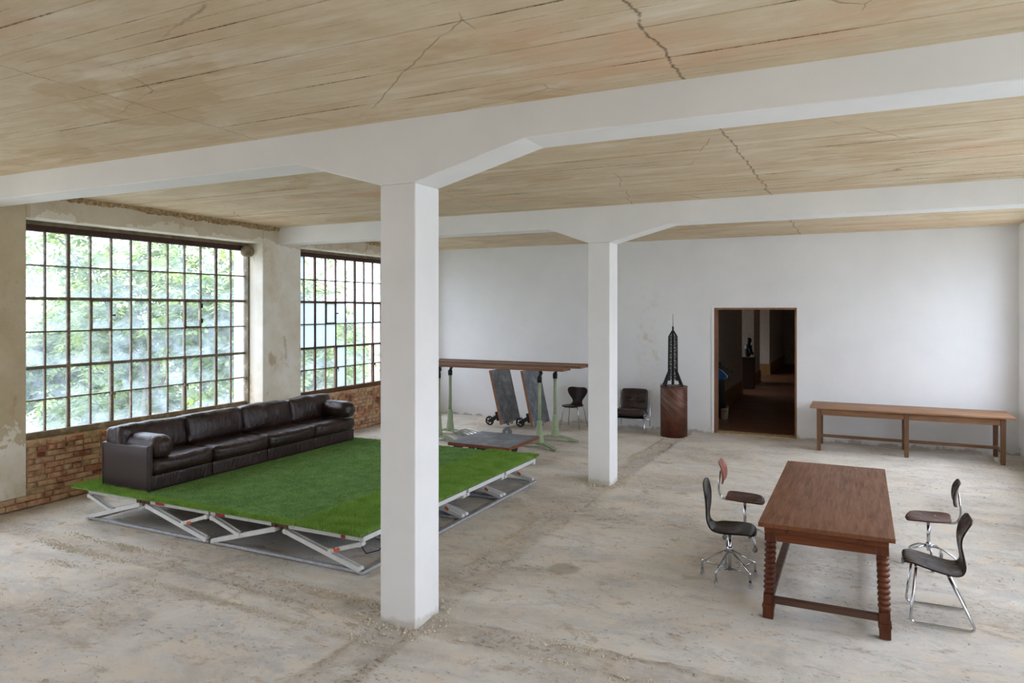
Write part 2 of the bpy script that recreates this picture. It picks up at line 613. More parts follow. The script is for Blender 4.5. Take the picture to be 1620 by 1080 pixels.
def m_rust(name, base, alt, worn, amount=0.5):
    t = NT(name)
    gv = t.n('NewGeometry')
    p = gv.outputs['Position']
    n = t.noise(p, 14, 6, 0.7)
    c = t.ramp(n, [(0.3, lin(base)), (0.7, lin(alt))])
    s = t.noise(p, 6, 6, 0.75)
    c = t.mix(t.ramp(s, [(0.62 - amount * 0.25, G3(0)), (0.72 - amount * 0.2, G3(0.8))]), c, lin(worn))
    t.col(c).rough(0.75).bump(n, 0.3, 0.004)
    return t.m


def m_pane(name, dirt, seed, tint=(0.95, 0.965, 0.97), frosted=False):
    """thin dusty window glass: see-through, with a film of dust that scatters the daylight"""
    t = NT(name)
    t.t.nodes.remove(t.b)
    tr = t.n('BsdfTransparent'); tr.inputs[0].default_value = tint + (1,)
    gl = t.n('BsdfGlossy'); gl.inputs['Roughness'].default_value = 0.06
    du = t.n('BsdfTranslucent'); du.inputs[0].default_value = (0.50, 0.60, 0.66, 1)
    df = t.n('BsdfDiffuse'); df.inputs[0].default_value = (0.55, 0.60, 0.62, 1)
    gv = t.n('NewGeometry')
    mp = t.n('Mapping'); t.l(gv.outputs['Position'], mp.inputs[0])
    mp.inputs['Location'].default_value = (seed, seed * 1.3, 0); mp.inputs['Scale'].default_value = (1, 1, 1.5)
    n = t.noise(mp.outputs[0], 2.4, 5, 0.6, 0.5)
    f = t.ramp(n, [(0.35, G3(dirt * 0.3)), (0.75, G3(min(1, dirt * 1.8)))]) if not frosted else t.ramp(n, [(0.3, G3(dirt)), (0.7, G3(min(1, dirt * 1.15)))])
    if not frosted:      # dust settled towards the foot of each pane
        so = t.n('SeparateXYZ'); t.l(t.coord(), so.inputs[0])
        low = t.ramp(t.math('ADD', t.math('MULTIPLY', so.outputs['Z'], -1.0), t.math('MULTIPLY', t.math('SUBTRACT', n, 0.5), 1.2)), [(0.05, G3(0)), (0.50, G3(0.13))])
        f = t.math('ADD', f, low, True)
    ds = t.n('MixShader'); ds.inputs[0].default_value = 0.35
    t.l(du.outputs[0], ds.inputs[1]); t.l(df.outputs[0], ds.inputs[2])
    m1 = t.n('MixShader'); t.l(f, m1.inputs[0]); t.l(tr.outputs[0], m1.inputs[1]); t.l(ds.outputs[0], m1.inputs[2])
    m2 = t.n('MixShader'); m2.inputs[0].default_value = 0.04
    t.l(m1.outputs[0], m2.inputs[1]); t.l(gl.outputs[0], m2.inputs[2])
    t.l(m2.outputs[0], t.o.inputs[0])
    return t.m


def m_leather():
    t = NT('dark_brown_leather')
    v = t.coord()
    n = t.noise(v, 3, 5, 0.6)
    c = t.ramp(n, [(0.3, lin((34, 20, 18))), (0.7, lin((54, 35, 30)))])
    sc = t.noise(t.coord((1, 6, 6)), 7, 5, 0.7)
    c = t.mix(t.ramp(sc, [(0.68, G3(0)), (0.78, G3(0.35))]), c, lin((104, 84, 74)))
    t.col(c).rough(t.ramp(n, [(0.3, G3(0.30)), (0.7, G3(0.42))]))
    wr = t.noise(t.coord((3, 9, 3)), 1.6, 4, 0.55, 1.2)
    gr = t.n('TexVoronoi'); gr.inputs['Scale'].default_value = 220
    t.l(v, gr.inputs['Vector'])
    t.bump(t.math('ADD', wr, t.math('MULTIPLY', gr.outputs['Distance'], 0.03)), 0.5, 0.03)
    return t.m


def m_leaf(name, a, b):
    t = NT(name)
    gv = t.n('NewGeometry')
    n = t.noise(gv.outputs['Position'], 1.2, 3)
    wn = t.n('TexWhiteNoise', noise_dimensions='1D'); t.l(gv.outputs['Random Per Island'], wn.inputs['W'])
    c = t.ramp(t.math('ADD', t.math('MULTIPLY', n, 0.5), t.math('MULTIPLY', wn.outputs['Value'], 0.5)), [(0.25, a), (0.75, b)])
    t.col(c).rough(0.5)
    tl = t.n('BsdfTranslucent'); t.l(c, tl.inputs[0])
    ms = t.n('MixShader'); ms.inputs[0].default_value = 0.45
    t.l(t.b.outputs[0], ms.inputs[1]); t.l(tl.outputs[0], ms.inputs[2]); t.l(ms.outputs[0], t.o.inputs[0])
    return t.m


def m_turf(name, a, b, streak=0.0):
    t = NT(name)
    gv = t.n('NewGeometry')
    p = gv.outputs['Position']
    n = t.noise(p, 5, 5, 0.65)
    n2 = t.noise(p, 120, 3, 0.7)
    c = t.ramp(t.math('ADD', t.math('MULTIPLY', n, 0.55), t.math('MULTIPLY', n2, 0.45)), [(0.35, lin(a)), (0.65, lin(b))])
    t.col(c).rough(0.85).bump(n2, 0.5, 0.01)
    return t.m


M = {}
M['white'] = m_white_plaster()
M['backwall'] = m_back_wall()
M['oldplaster'] = m_old_plaster()
M['ceiling'] = m_ceiling()
M['floor'] = m_floor()
M['mortar'] = plain('crumbling_mortar', (188, 162, 124), 0.95, var=0.35, scale=9, bump=0.8)
M['rubble'] = plain('broken_plaster_edge', (164, 138, 102), 0.95, var=0.5, scale=18, bump=0.8)
M['concrete'] = plain('grey_lintel_concrete', (128, 114, 90), 0.9, var=0.3, scale=7, bump=0.5)
BR = [m_brick('brick_red', (186, 122, 96), 1), m_brick('brick_brown', (178, 132, 102), 2),
      m_brick('brick_pale', (200, 156, 126), 3), m_brick('brick_dark', (146, 84, 64), 4)]
M['frame1'] = m_rust('weathered_frame_paint', (84, 75, 58), (114, 103, 82), (154, 145, 124), 0.35)
M['frame2'] = m_rust('brown_rusted_frame', (62, 40, 26), (92, 62, 40), (120, 92, 64), 0.2)
M['rusthead'] = m_rust('rusted_lintel_steel', (48, 28, 20), (72, 42, 28), (92, 60, 42), 0.1)
M['ironblack'] = plain('black_iron', (28, 26, 25), 0.55, 0.3, var=0.3, scale=30)
PANE = [m_pane('dusty_glass', 0.10, 1.0), m_pane('dusty_glass_blue', 0.13, 1.4, (0.93, 0.96, 0.985)), m_pane('clear_glass', 0.08, 1.8)]
PANE_F = m_pane('frosted_glass', 0.7, 5.0, frosted=True)
M['leather'] = m_leather()
M['leatherpanel'] = plain('brown_leather_panel', (50, 37, 36), 0.45, var=0.12, scale=40, bump=0.15)
M['piping'] = plain('worn_leather_piping', (92, 74, 68), 0.4)
M['turf'] = m_turf('flat_green_turf', (92, 134, 62), (132, 170, 100))
M['blade'] = m_turf('long_turf_blades', (106, 150, 50), (156, 192, 88))
M['blade2'] = m_turf('short_turf_blades', (96, 138, 64), (142, 180, 106))
M['stagewhite'] = m_rust('scuffed_white_metal', (206, 206, 204), (222, 222, 220), (150, 146, 140), 0.05)
M['galv'] = plain('galvanised_steel', (176, 178, 182), 0.5, 0.25, var=0.25, scale=25)
M['deckedge'] = plain('dark_deck_board', (58, 56, 54), 0.8, var=0.3)
M['red'] = plain('red_reflector', (172, 36, 30), 0.35)
M['orange'] = plain('orange_reflector', (214, 92, 46), 0.35)
M['brass'] = plain('rusty_bracket', (104, 72, 40), 0.6, 0.4)
M['oak'] = wood('bench_oak', (88, 58, 34), (124, 86, 54), (150, 108, 70), 0)
M['oakleg'] = wood('bench_oak_upright', (76, 48, 28), (104, 70, 44), (126, 88, 56), 2)
M['oaktop'] = wood('bench_top_oak', (112, 76, 48), (146, 104, 70), (172, 132, 96), 0, rough=0.5)
M['dine'] = wood('dining_top_wood', (84, 50, 30), (112, 70, 43), (130, 84, 54), 1, rough=0.36, scale=1.5, bump=0.05)
M['dineleg'] = wood('dining_leg_wood', (62, 30, 16), (94, 50, 30), (116, 66, 42), 2, rough=0.34)
M['dinerail'] = wood('dining_rail_wood', (74, 36, 18), (108, 58, 33), (126, 74, 45), 0, rough=0.36)
M['dinestr'] = wood('dining_stretcher_wood', (48, 28, 18), (74, 46, 30), (96, 64, 44), 0, rough=0.45)
M['beamwood'] = wood('long_board_wood', (84, 50, 28), (122, 78, 46), (148, 104, 66), 0)
M['cartwood'] = wood('cart_edge_wood', (110, 62, 36), (146, 92, 58), (160, 108, 72), 1)
M['cartwood2'] = wood('cart_edge_red_wood', (92, 44, 26), (126, 66, 42), (146, 84, 56), 0)
M['rosewood'] = wood('rosewood_ply', (48, 26, 20), (84, 46, 36), (112, 66, 52), 0, rough=0.28, scale=1.6, bump=0.03)
M['rosewood_v'] = wood('rosewood_ply_upright', (88, 44, 32), (128, 72, 56), (150, 92, 74), 2, rough=0.3, scale=1.6, bump=0.03)
M['darkply'] = wood('dark_ply', (26, 17, 15), (50, 34, 29), (72, 50, 42), 0, rough=0.25, scale=1.4, bump=0.03)
M['blackply'] = plain('black_lacquered_ply', (17, 15, 15), 0.22, var=0.2)
M['brownply'] = plain('dark_brown_ply', (44, 32, 30), 0.35, var=0.2)
M['chrome'] = plain('chrome', (196, 198, 202), 0.12, 1.0, var=0.04)
M['rubber'] = plain('grey_rubber', (112, 114, 112), 0.6)
M['green'] = m_rust('pale_green_enamel', (138, 152, 118), (158, 172, 138), (110, 118, 90), -0.2)
M['tower'] = plain('tower_steel', (40, 37, 34), 0.5, 0.4, var=0.4, scale=20)
M['doorwood'] = wood('door_frame_wood', (94, 60, 42), (134, 92, 68), (160, 116, 88), 2, rough=0.6)
M['paleshade'] = plain('painted_corridor_wall', (196, 186, 172), 0.8)
M['ochre'] = plain('ochre_skirting_paint', (150, 112, 66), 0.8)
M['corrfloor'] = wood('brown_corridor_floor', (92, 58, 38), (120, 80, 54), (140, 98, 68), 0, rough=0.4)
M['bronze'] = plain('dark_bronze', (26, 22, 20), 0.5, 0.4)
M['plinth'] = plain('dark_plinth', (52, 32, 26), 0.5)
M['blue'] = plain('blue_screen_glass', (34, 92, 146), 0.12)
M['blackgloss'] = plain('black_gloss', (20, 20, 22), 0.2)
M['facade'] = plain('grey_facade_render', (180, 176, 168), 0.9)
M['lawn'] = plain('neutral_grey_ground', (150, 150, 140), 0.95, var=0.3, scale=0.3)  # ground kept neutral grey so bounced light brings no green tint indoors
M['bark'] = plain('grey_bark', (98, 88, 76), 0.9, var=0.35, scale=6, bump=0.6)
M['leafA'] = m_leaf('tree_leaf', (0.085, 0.15, 0.024, 1), (0.25, 0.34, 0.075, 1))
M['leafB'] = m_leaf('far_tree_leaf', (0.095, 0.155, 0.04, 1), (0.23, 0.31, 0.10, 1))

for k_ in ('rosewood', 'rosewood_v', 'darkply', 'blackply', 'brownply', 'dine', 'dineleg', 'dinerail'):
    M[k_].node_tree.nodes['Principled BSDF'].inputs['Specular IOR Level'].default_value = 0.22
M['blackply'].node_tree.nodes['Principled BSDF'].inputs['Specular IOR Level'].default_value = 0.14


def m_cartmetal():
    t = NT('worn_dark_sheet_metal')
    n = t.noise(t.coord((1, 1, 0.35)), 4, 7, 0.7)
    n2 = t.noise(t.coord((26, 26, 1.2)), 2, 5, 0.7)
    c = t.ramp(t.math('ADD', t.math('MULTIPLY', n, 0.6), t.math('MULTIPLY', n2, 0.4)),
               [(0.36, lin((74, 77, 82))), (0.52, lin((118, 123, 130))), (0.66, lin((176, 182, 190)))])
    t.col(c).rough(0.38).metal(0.35).bump(n2, 0.08, 0.003)
    return t.m


M['cartmetal'] = m_cartmetal()


def m_corten():
    t = NT('corten_rust')
    v = t.coord((1, 1, 1))
    n = t.noise(v, 5, 6, 0.7)
    c = t.ramp(n, [(0.3, lin((66, 34, 22))), (0.55, lin((98, 52, 34))), (0.75, lin((122, 66, 40)))])
    st = t.noise(t.coord((3, 3, 1.2), rot=(0, 0.75, 0)), 3, 5, 0.7)
    mr = t.n('Mapping'); t.l(t.coord(rot=(0.0, -0.75, 0)), mr.inputs[0]); mr.inputs['Scale'].default_value = (1.0, 1.0, 9)
    s2 = t.noise(mr.outputs[0], 1.8, 5, 0.6)
    sp = t.n('SeparateXYZ'); t.l(t.coord(), sp.inputs[0])
    up = t.ramp(sp.outputs['Z'], [(0.25, G3(0.1)), (0.7, G3(1))])
    c = t.mix(t.math('MULTIPLY', t.ramp(s2, [(0.42, G3(0)), (0.62, G3(0.8))]), up), c, lin((112, 98, 84)))
    t.col(c).rough(0.5).metal(0.3).bump(st, 0.1, 0.004)
    return t.m


M['corten'] = m_corten()

# ------------------------------------------------------------------ dimensions of the hall
XL, XR = -9.83, 2.52            # inner faces of the two window walls
YB, YF = 15.35, -5.35           # end walls
GL, GR = -10.27, 2.96           # window planes
WT = 0.74                       # thickness of the window walls
PIERS = [(YF - 0.4, -4.80), (-0.60, 0.42), (4.56, 5.60), (9.72, 10.70), (14.87, YB + 0.4)]
PIERS_R = [(YF - 0.4, 0.42)] + PIERS[2:]     # unseen right bay behind the viewpoint closed to balance light on the columns
ZS, ZL = 0.90, 3.80             # parapet top, lintel underside


def zc(y): return 4.165 - 0.0068 * (y - 4.9)


def struct(o, label, cat):
    return tag(o, label, cat, kind='structure')


# floor: a fine relief mesh with the crumbled scars of removed partition walls
def make_floor():
    xs = np.concatenate([np.arange(XL - 0.12, XR + 0.12, 0.042)])
    ys = np.concatenate([np.arange(YF - 0.1, 2.4, 0.4), np.arange(2.4, 9, 0.034), np.arange(9, YB + 0.25, 0.05)])
    X, Y = np.meshgrid(xs, ys, indexing='ij')
    z = 0.010 * fbm(X * 0.7, Y * 0.9, 3) + 0.007 * fbm(X * 2.6, Y * 3.4, 4)
    pt = np.clip(fbm(X * 0.9 + 40, Y * 1.1 + 9, 4) * 5 - 0.1, 0, 1)
    z += pt * 0.010 * fbm(X * 9, Y * 9, 3)
    rough = pt * 0.35

    def band(d, half, wob, amp=1.0):
        """d: distance from the band's centre line"""
        dd = np.abs(d + wob)
        core = np.clip((half - dd) / 0.05, 0, 1)
        edge = np.exp(-((dd - half) / 0.03) ** 2)
        return core * amp, edge * amp
    wa = 0.10 * fbm(X * 1.3, Y * 0.2, 4)
    wb = 0.10 * fbm(X * 0.2 + 9, Y * 1.3, 4)
    # across the hall in the line of the first columns
    for yc, on in ((5.0, 1.0), (10.25, 0.55)):
        patch = np.clip(0.45 + 2.2 * fbm(X * 0.8 + yc, Y * 0.3, 3), 0.1, 1)
        c, e = band(Y - yc, 0.15, wa, on)
        lump = np.clip(fbm(X * 11, Y * 11 + yc, 3) + 0.2, 0, 1)
        z += c * (-0.006 + 0.035 * fbm(X * 10, Y * 10, 3)) + e * patch * lump * 0.10
        rough = np.maximum(rough, np.maximum(c * 0.35, e * patch))
    # along the hall from column to column
    for xc, on in ((-3.40, 1.0),):
        patch = np.clip(0.55 + 2.2 * fbm(X * 0.3 + 3, Y * 0.8, 3), 0.1, 1)
        c, e = band(X - xc, 0.17, wb, on)
        lump = np.clip(fbm(X * 11 + 5, Y * 11, 3) + 0.2, 0, 1)
        z += c * (-0.006 + 0.035 * fbm(X * 10, Y * 10, 3)) + e * patch * lump * 0.10
        rough = np.maximum(rough, np.maximum(c * 0.35, e * patch))
    # a second shallow crumbled seam in front of the first
    patch = np.clip(2.6 * fbm(X * 0.7 + 21, Y * 0.3, 3), 0, 1)
    c, e = band(Y - 4.55, 0.02, 0.16 * fbm(X * 0.9 + 4, Y * 0.2, 4), 0.8)
    z += e * patch * np.clip(fbm(X * 12, Y * 12, 3) + 0.15, 0, 1) * 0.04
    rough = np.maximum(rough, e * patch)
    c, e = band(X + 3.2, 0.01, 0.2 * fbm(X * .2 + 4, Y * 1.1, 4), 0.8)
    e = e * (Y < 4.9)
    z += e * np.clip(fbm(X * 12, Y * 12, 3) + 0.15, 0, 1) * 0.04
    rough = np.maximum(rough, e)
    z -= 0.006
    z = np.clip(z, -0.03, 0.028)
    nx, ny = X.shape
    vs = np.stack([X, Y, z], -1).reshape(-1, 3)
    i = np.arange(nx - 1)[:, None] * ny + np.arange(ny - 1)[None, :]
    fs = np.stack([i, i + ny, i + ny + 1, i + 1], -1).reshape(-1, 4)
    me = bpy.data.meshes.new('floor')
    me.from_pydata(vs.tolist(), [], fs.tolist())
    me.polygons.foreach_set('use_smooth', [True] * len(fs))
    a = me.attributes.new('rough', 'FLOAT', 'POINT')
    a.data.foreach_set('value', np.clip(rough, 0, 1).reshape(-1).astype(np.float32))
    o = link_mesh('floor', me, M['floor'])
    struct(o, 'rough beige screed floor with crumbled scars running between the columns', 'floor')
    return o


FLOOR = make_floor()


# ceiling: shallow steps board by board
def make_ceiling():
    vs = []; fs = []
    y = YF - 0.3
    k = math.floor(y / 0.13)
    r = random.Random(5)
    x0, x1 = XL - 0.5, XR + 0.5
    prev = None
    while k * 0.13 < YB + 0.3:
        a, b = k * 0.13, (k + 1) * 0.13
        n = len(vs)
        d = r.uniform(-0.003, 0.003)
        vs += [(x0, a, zc(a) + d), (x1, a, zc(a) + d), (x1, b, zc(b) + d), (x0, b, zc(b) + d)]
        fs.append((n, n + 3, n + 2, n + 1))
        if prev is not None: fs.append((prev, n, n + 1, prev + 1) if False else (prev, prev + 1, n + 1, n))
        prev = n + 3
        # order prev so that (prev, prev+1) are the far edge
        vs += [(x0, b, zc(b) + d), (x1, b, zc(b) + d)]
        prev = n + 4
        k += 1
    me = bpy.data.meshes.new('ceiling')
    me.from_pydata(vs, [], fs)
    o = link_mesh('ceiling', me, M['ceiling'])
    struct(o, 'beige board marked concrete ceiling with cracks and brown stains', 'ceiling')
    s = MB().box(x0, x1, YF - 0.4, YB + 0.4, 4.27, 4.6)
    s.build('roof_slab', M['concrete'], o)


make_ceiling()


# columns and beams of the white concrete frame
def frame_line(yf, yb, xl, xr, zb, zh, rl, rr, lab1, lab2):
    c = MB().box(xl, xr, yf, yb, -0.05, zh).build('column', M['white'], None, 0.012)
    struct(c, lab1, 'column')
    top = zc(yf) + 0.06
    poly = [(XL - 0.3, zb), (xl - rl, zb), (xl, zh), (xr, zh), (xr + rr, zb), (XR + 0.3, zb), (XR + 0.3, top), (XL - 0.3, top)]
    b = MB().prism(poly, yf, yb, 'y').build('beam', M['white'], None, 0.010)
    struct(b, lab2, 'beam')


frame_line(4.89, 5.26, -3.625, -3.275, 3.895, 3.64, 0.91, 0.99,
           'white square column in front of the green turf stage', 'near white ceiling beam with haunches over the front column')
frame_line(10.1, 10.48, -3.675, -3.335, 3.825, 3.592, 0.64, 0.90,
           'white square column further back beside the dark lounge chair', 'further white ceiling beam nearer the back wall')
frame_line(-0.28, 0.09, -3.60, -3.25, 3.93, 3.68, 0.91, 0.99,
           'white square column behind the viewpoint', 'white ceiling beam above the viewpoint')


# window walls
def window_wall(sign):
    PIERS = globals()['PIERS'] if sign < 0 else PIERS_R
    inner = XL if sign < 0 else XR
    s = sign
    xs = lambda d: inner + s * d            # d metres outwards
    b = MB()

    def bx(d0, d1, y0, y1, z0, z1):
        a, c = xs(d0), xs(d1)
        b.box(min(a, c), max(a, c), y0, y1, z0, z1)
    for (y0, y1) in PIERS:
        bx(0.0, WT, y0, y1, 0.15, 4.3)
        bx(0.025, WT, y0, y1, -0.1, 0.15)
    for i in range(len(PIERS) - 1):
        y0, y1 = PIERS[i][1], PIERS[i + 1][0]
        bx(0.0, 0.30, y0, y1, ZL + 0.01, 4.3)
        bx(0.30, WT, y0, y1, 3.97, 4.3)
    name = 'wall_left' if s < 0 else 'wall_right'
    o = b.build(name, M['oldplaster'] if s < 0 else M['white'], None, 0.012)
    struct(o, 'stained plaster window wall with peeling piers above raw brick' if s < 0 else 'white plastered window wall beside the long oak table', 'wall')
    return o


wl = window_wall(-1)
wr = window_wall(1)

# broken plaster edge where the left wall meets the ceiling
def cornice(y0, y1):
    n = int((y1 - y0) / 0.03)
    vs = []; fs = []
    r = np.random.RandomState(int(y0 * 10))
    for i in range(n + 1):
        y = y0 + (y1 - y0) * i / n
        a = 0.055 + 0.05 * float(fbm(np.array(y * 3.0), np.array(1.0), 4)) + r.uniform(-0.012, 0.012)
        h = 0.075 + 0.08 * float(fbm(np.array(y * 2.3), np.array(8.0), 4)) + r.uniform(-0.012, 0.012)
        t = zc(y) + 0.01
        vs += [(XL - 0.02, y, t), (XL + a, y, t), (XL + a * 0.75, y, t - h * 0.5), (XL + 0.012, y, t - h), (XL - 0.02, y, t - h)]
    for i in range(n):
        for k in range(5):
            l = (k + 1) % 5
            fs.append((i * 5 + k, i * 5 + l, i * 5 + 5 + l, i * 5 + 5 + k))
    b = MB(); b.add(vs, fs)
    return b


o = cornice(5.27, 10.1).build('trim_1', M['rubble'])
struct(o, 'broken brown plaster edge between ceiling and wall over the large window', 'trim')
o = cornice(10.5, 15.3).build('trim_2', M['rubble'])
struct(o, 'broken brown plaster edge between ceiling and wall over the narrow further window', 'trim')


# brick parapets under the left windows
def brick_mesh():
    b = MB()
    b.rounded((0, 0, 0), (0.06, 0.5, 0.5), 0.012, 1, 1)
    return b


def parapet(y0, y1, label, seed, bricks=True):
    r = random.Random(seed)
    core = MB().prism([(XL - WT, -0.1), (XL - 0.03, -0.1), (XL - 0.03, 0.872), (GL + 0.03, 0.80), (XL - WT, 0.78)], y0, y1, 'y')
    if bricks:
        # smeared crumbly mortar bed on top
        pass
    o = core.build('wall_left_parapet', M['mortar'])
    struct(o, label, 'wall')
    if not bricks: return o
    H = 0.0775
    protos = []
    for k, m in enumerate(BR):
        bm_ = MB().rounded((0, 0, 0), (0.055, 0.5, 0.0325), 0.008, 1, 1, fn=None)
        me = bpy.data.meshes.new('brick')
        me.from_pydata(bm_.v, [], bm_.f)
        me.polygons.foreach_set('use_smooth', [True] * len(bm_.f))
        me.materials.append(m)
        protos.append(me)
    for c in range(11):
        z = 0.04 + c * H
        hdr = c % 2
        L = 0.125 if (hdr and c % 4 == 1) else 0.255
        y = y0 - (0.13 if c % 2 else 0.0) + r.uniform(-0.02, 0.02)
        while y < y1 - 0.02:
            a, b = max(y, y0) + 0.006, min(y + L, y1) - 0.006
            y += L + r.uniform(-0.006, 0.008)
            if b - a < 0.04: continue
            if r.random() < 0.035: continue
            k = r.choices(range(4), (4, 3, 4, 1.3))[0]
            out_ = r.uniform(-0.010, 0.008) + (0.045 if c == 0 else 0.0)
            if r.random() < 0.05: out_ -= 0.03
            ob = bpy.data.objects.new('brick', protos[k])
            COL.objects.link(ob)
            ob.parent = o
            ob.location = (XL - 0.055 + out_, (a + b) / 2, z + r.uniform(-0.003, 0.003))
            ob.scale = (1, b - a, 1)
            ob.rotation_euler = (r.uniform(-0.02, 0.02), 0, r.uniform(-0.012, 0.012))
    return o


p1 = parapet(5.60, 9.72, 'raw brick parapet under the large window behind the sofa', 2)
p2 = parapet(10.70, 14.87, 'raw brick parapet under the further window past the sofa', 3)
parapet(0.42, 4.56, 'plastered parapet of the window left of the viewpoint', 4, False)
# two brick courses at the foot of the first pier
for c in range(2):
    y = 4.56
    while y < 5.6:
        L = 0.255
        me = BR[(c + int(y * 4)) % 3]
        bb = MB().rounded((0, 0, 0), (0.055, L / 2 - 0.006, 0.0325), 0.008, 1, 1)
        ob = bb.build('brick', me, wl, loc=(XL - 0.055 + (0.045 if c == 0 else 0.012), y + L / 2 - (0.12 if c else 0), 0.04 + c * 0.0775))
        y += L
# right hand parapets
for i in range(len(PIERS_R) - 1):
    y0, y1 = PIERS_R[i][1], PIERS_R[i + 1][0]
    MB().box(XR, XR + WT, y0, y1, -0.1, 0.92).build('parapet', M['white'], wr, 0.01)


# steel windows: 12 x 6 panes
def make_window(idx, gx, y0, sgn, mat, label, full=True, frosted=(), seed=1):
    """y0: start of the glazed field, sgn: direction towards the room"""
    W, Hh = 0.3275, 0.4625
    z0 = 0.905
    ymid = [y0 + W * k for k in range(13)]
    zmid = [z0, z0 + 0.435, z0 + 0.885, z0 + 1.380, z0 + 1.845, z0 + 2.305, z0 + 2.775]
    root = thing('window_%d' % idx, label, 'window', (gx, y0 + 6 * W, 0), kind='structure')
    cx, cy = gx, y0 + 6 * W
    L = lambda x, y, z: (x - cx, y - cy, z)
    r = random.Random(seed)
    # outer frame
    f = MB()
    ya, yb_ = ymid[0], ymid[-1]
    wtop = zmid[-1]
    f.box(-0.03, 0.03, ya - 0.16 - cy, ya - cy, z0 - 0.05, wtop + 0.05)
    f.box(-0.03, 0.10 if gx < 0 else 0.03, yb_ - cy, yb_ + 0.035 - cy, z0 - 0.05, wtop + 0.05)
    f.box(-0.045, 0.055, ya - 0.16 - cy, yb_ + 0.03 - cy, z0 - 0.125, z0)
    f.build('frame', mat, root, 0.004, 1)
    hd = MB().box(-0.06, 0.05, ya - 0.18 - cy, yb_ + 0.03 - cy, wtop + 0.0, wtop + 0.085)
    hd.build('head_beam', M['rusthead'], root, 0.006, 1)
    lt = MB().box(-0.10, 0.06, ya - 0.18 - cy, yb_ + 0.03 - cy, wtop + 0.085, 4.0)
    lt.build('lintel', M['concrete'], root, 0.006, 1)
    if not full:
        b = MB()
        for k, y in enumerate(ymid[1:-1], 1):
            h = 0.030 if k in (2, 6, 10) else 0.016
            b.box(-0.02, 0.02, y - h / 2 - cy, y + h / 2 - cy, z0, wtop)
        for k, z in enumerate(zmid[1:-1], 1):
            h = 0.030 if k in (2, 4) else 0.016
            b.box(-0.02, 0.02, ya - cy, yb_ - cy, z - h / 2, z + h / 2)
        b.build('glazing_bars', mat, root)
        MB().box(-0.003, 0.003, ya - cy, yb_ - cy, z0, wtop).build('pane', PANE[2], root)
        return root
    for k, y in enumerate(ymid[1:-1], 1):
        main = k in (2, 6, 10)
        h = 0.046 if main else 0.023
        b = MB().box(-0.024, 0.024, y - h / 2 - cy, y + h / 2 - cy, z0, wtop)
        if k in (4, 8):   # meeting stiles of the opening casements
            b.box(-0.03, 0.036, y - 0.024 - cy, y + 0.024 - cy, z0, zmid[2])
        b.build('mullion', mat, root, 0.003, 1)
    for k, z in enumerate(zmid[1:-1], 1):
        main = k in (2, 4)
        h = 0.044 if main else 0.021
        b = MB().box(-0.022, 0.022, ya - cy, yb_ - cy, z - h / 2, z + h / 2)
        if main: b.box(-0.03, 0.03, ya - cy, yb_ - cy, z - 0.010, z + 0.010)
        b.build('glazing_bar', mat, root, 0.003, 1)
    # two small ventilation lights in the middle band
    for c in (3, 8):
        b = MB()
        a0, a1 = ymid[c] - cy, ymid[c + 1] - cy
        zz0, zz1 = zmid[3], zmid[4]
        for (u0, u1, v0, v1) in ((a0, a1, zz0, zz0 + 0.028), (a0, a1, zz1 - 0.034, zz1), (a0, a0 + 0.026, zz0, zz1), (a1 - 0.026, a1, zz0, zz1)):
            b.box(-0.028, 0.03, u0, u1, v0, v1)
        b.build('vent_sash', mat, root, 0.003, 1)
        yh = a1 + 0.01
        h = MB()
        if c == 3:
            h.box(0.03, 0.055, yh - 0.012, yh + 0.03, 2.50, 2.52).lathe([(0.014, 0.02), (0.014, 0.06)], 8, (0.0, yh + 0.015, 2.51), 'x')
        else:
            h.box(0.0, 0.04, yh - 0.015, yh + 0.012, 2.36, 2.44).box(0.0, 0.04, yh - 0.015, yh + 0.012, 2.62, 2.70)
        h.build('vent_catch', M['ironblack'], root)
    for c in (4, 8, 12):
        y = ymid[c] - cy
        h = MB().box(0.03, 0.07, y - 0.034, y + 0.034, 1.30, 1.345)
        h.tube([(0.06, y, 1.335), (0.09, y, 1.31), (0.09, y, 1.25)], 0.009, 6)
        h.build('casement_latch', mat, root, 0.003, 1)
    # panes
    protos = {}
    for c in range(12):
        for q in range(6):
            ya_, yb2 = ymid[c] - cy, ymid[c + 1] - cy
            za, zb2 = zmid[q], zmid[q + 1]
            mt = PANE_F if (c, q) in frosted else r.choice(PANE)
            key = mt.name
            if key not in protos:
                bb = MB().box(-0.0025, 0.0025, -0.5, 0.5, -0.5, 0.5)
                me = bpy.data.meshes.new('pane'); me.from_pydata(bb.v, [], bb.f); me.materials.append(mt)
                protos[key] = me
            po = bpy.data.objects.new('pane', protos[key]); COL.objects.link(po)
            po.parent = root
            po.location = (0, (ya_ + yb2) / 2, (za + zb2) / 2)
            po.scale = (1, yb2 - ya_ - 0.004, zb2 - za - 0.004)
    return root


W1 = make_window(1, GL, 5.765, 1, M['frame1'], 'large steel grid window with weathered beige bars above the sofa', seed=4)
frost = {(2, 2), (1, 2), (1, 3), (2, 3), (0, 2), (0, 3), (3, 2), (0, 5), (4, 0), (4, 1), (6, 3), (3, 3), (4, 3), (7, 3)}
W2 = make_window(2, GL, 10.935, 1, M['frame2'], 'steel grid window with dark brown bars further along the left wall', frosted=frost, seed=9)
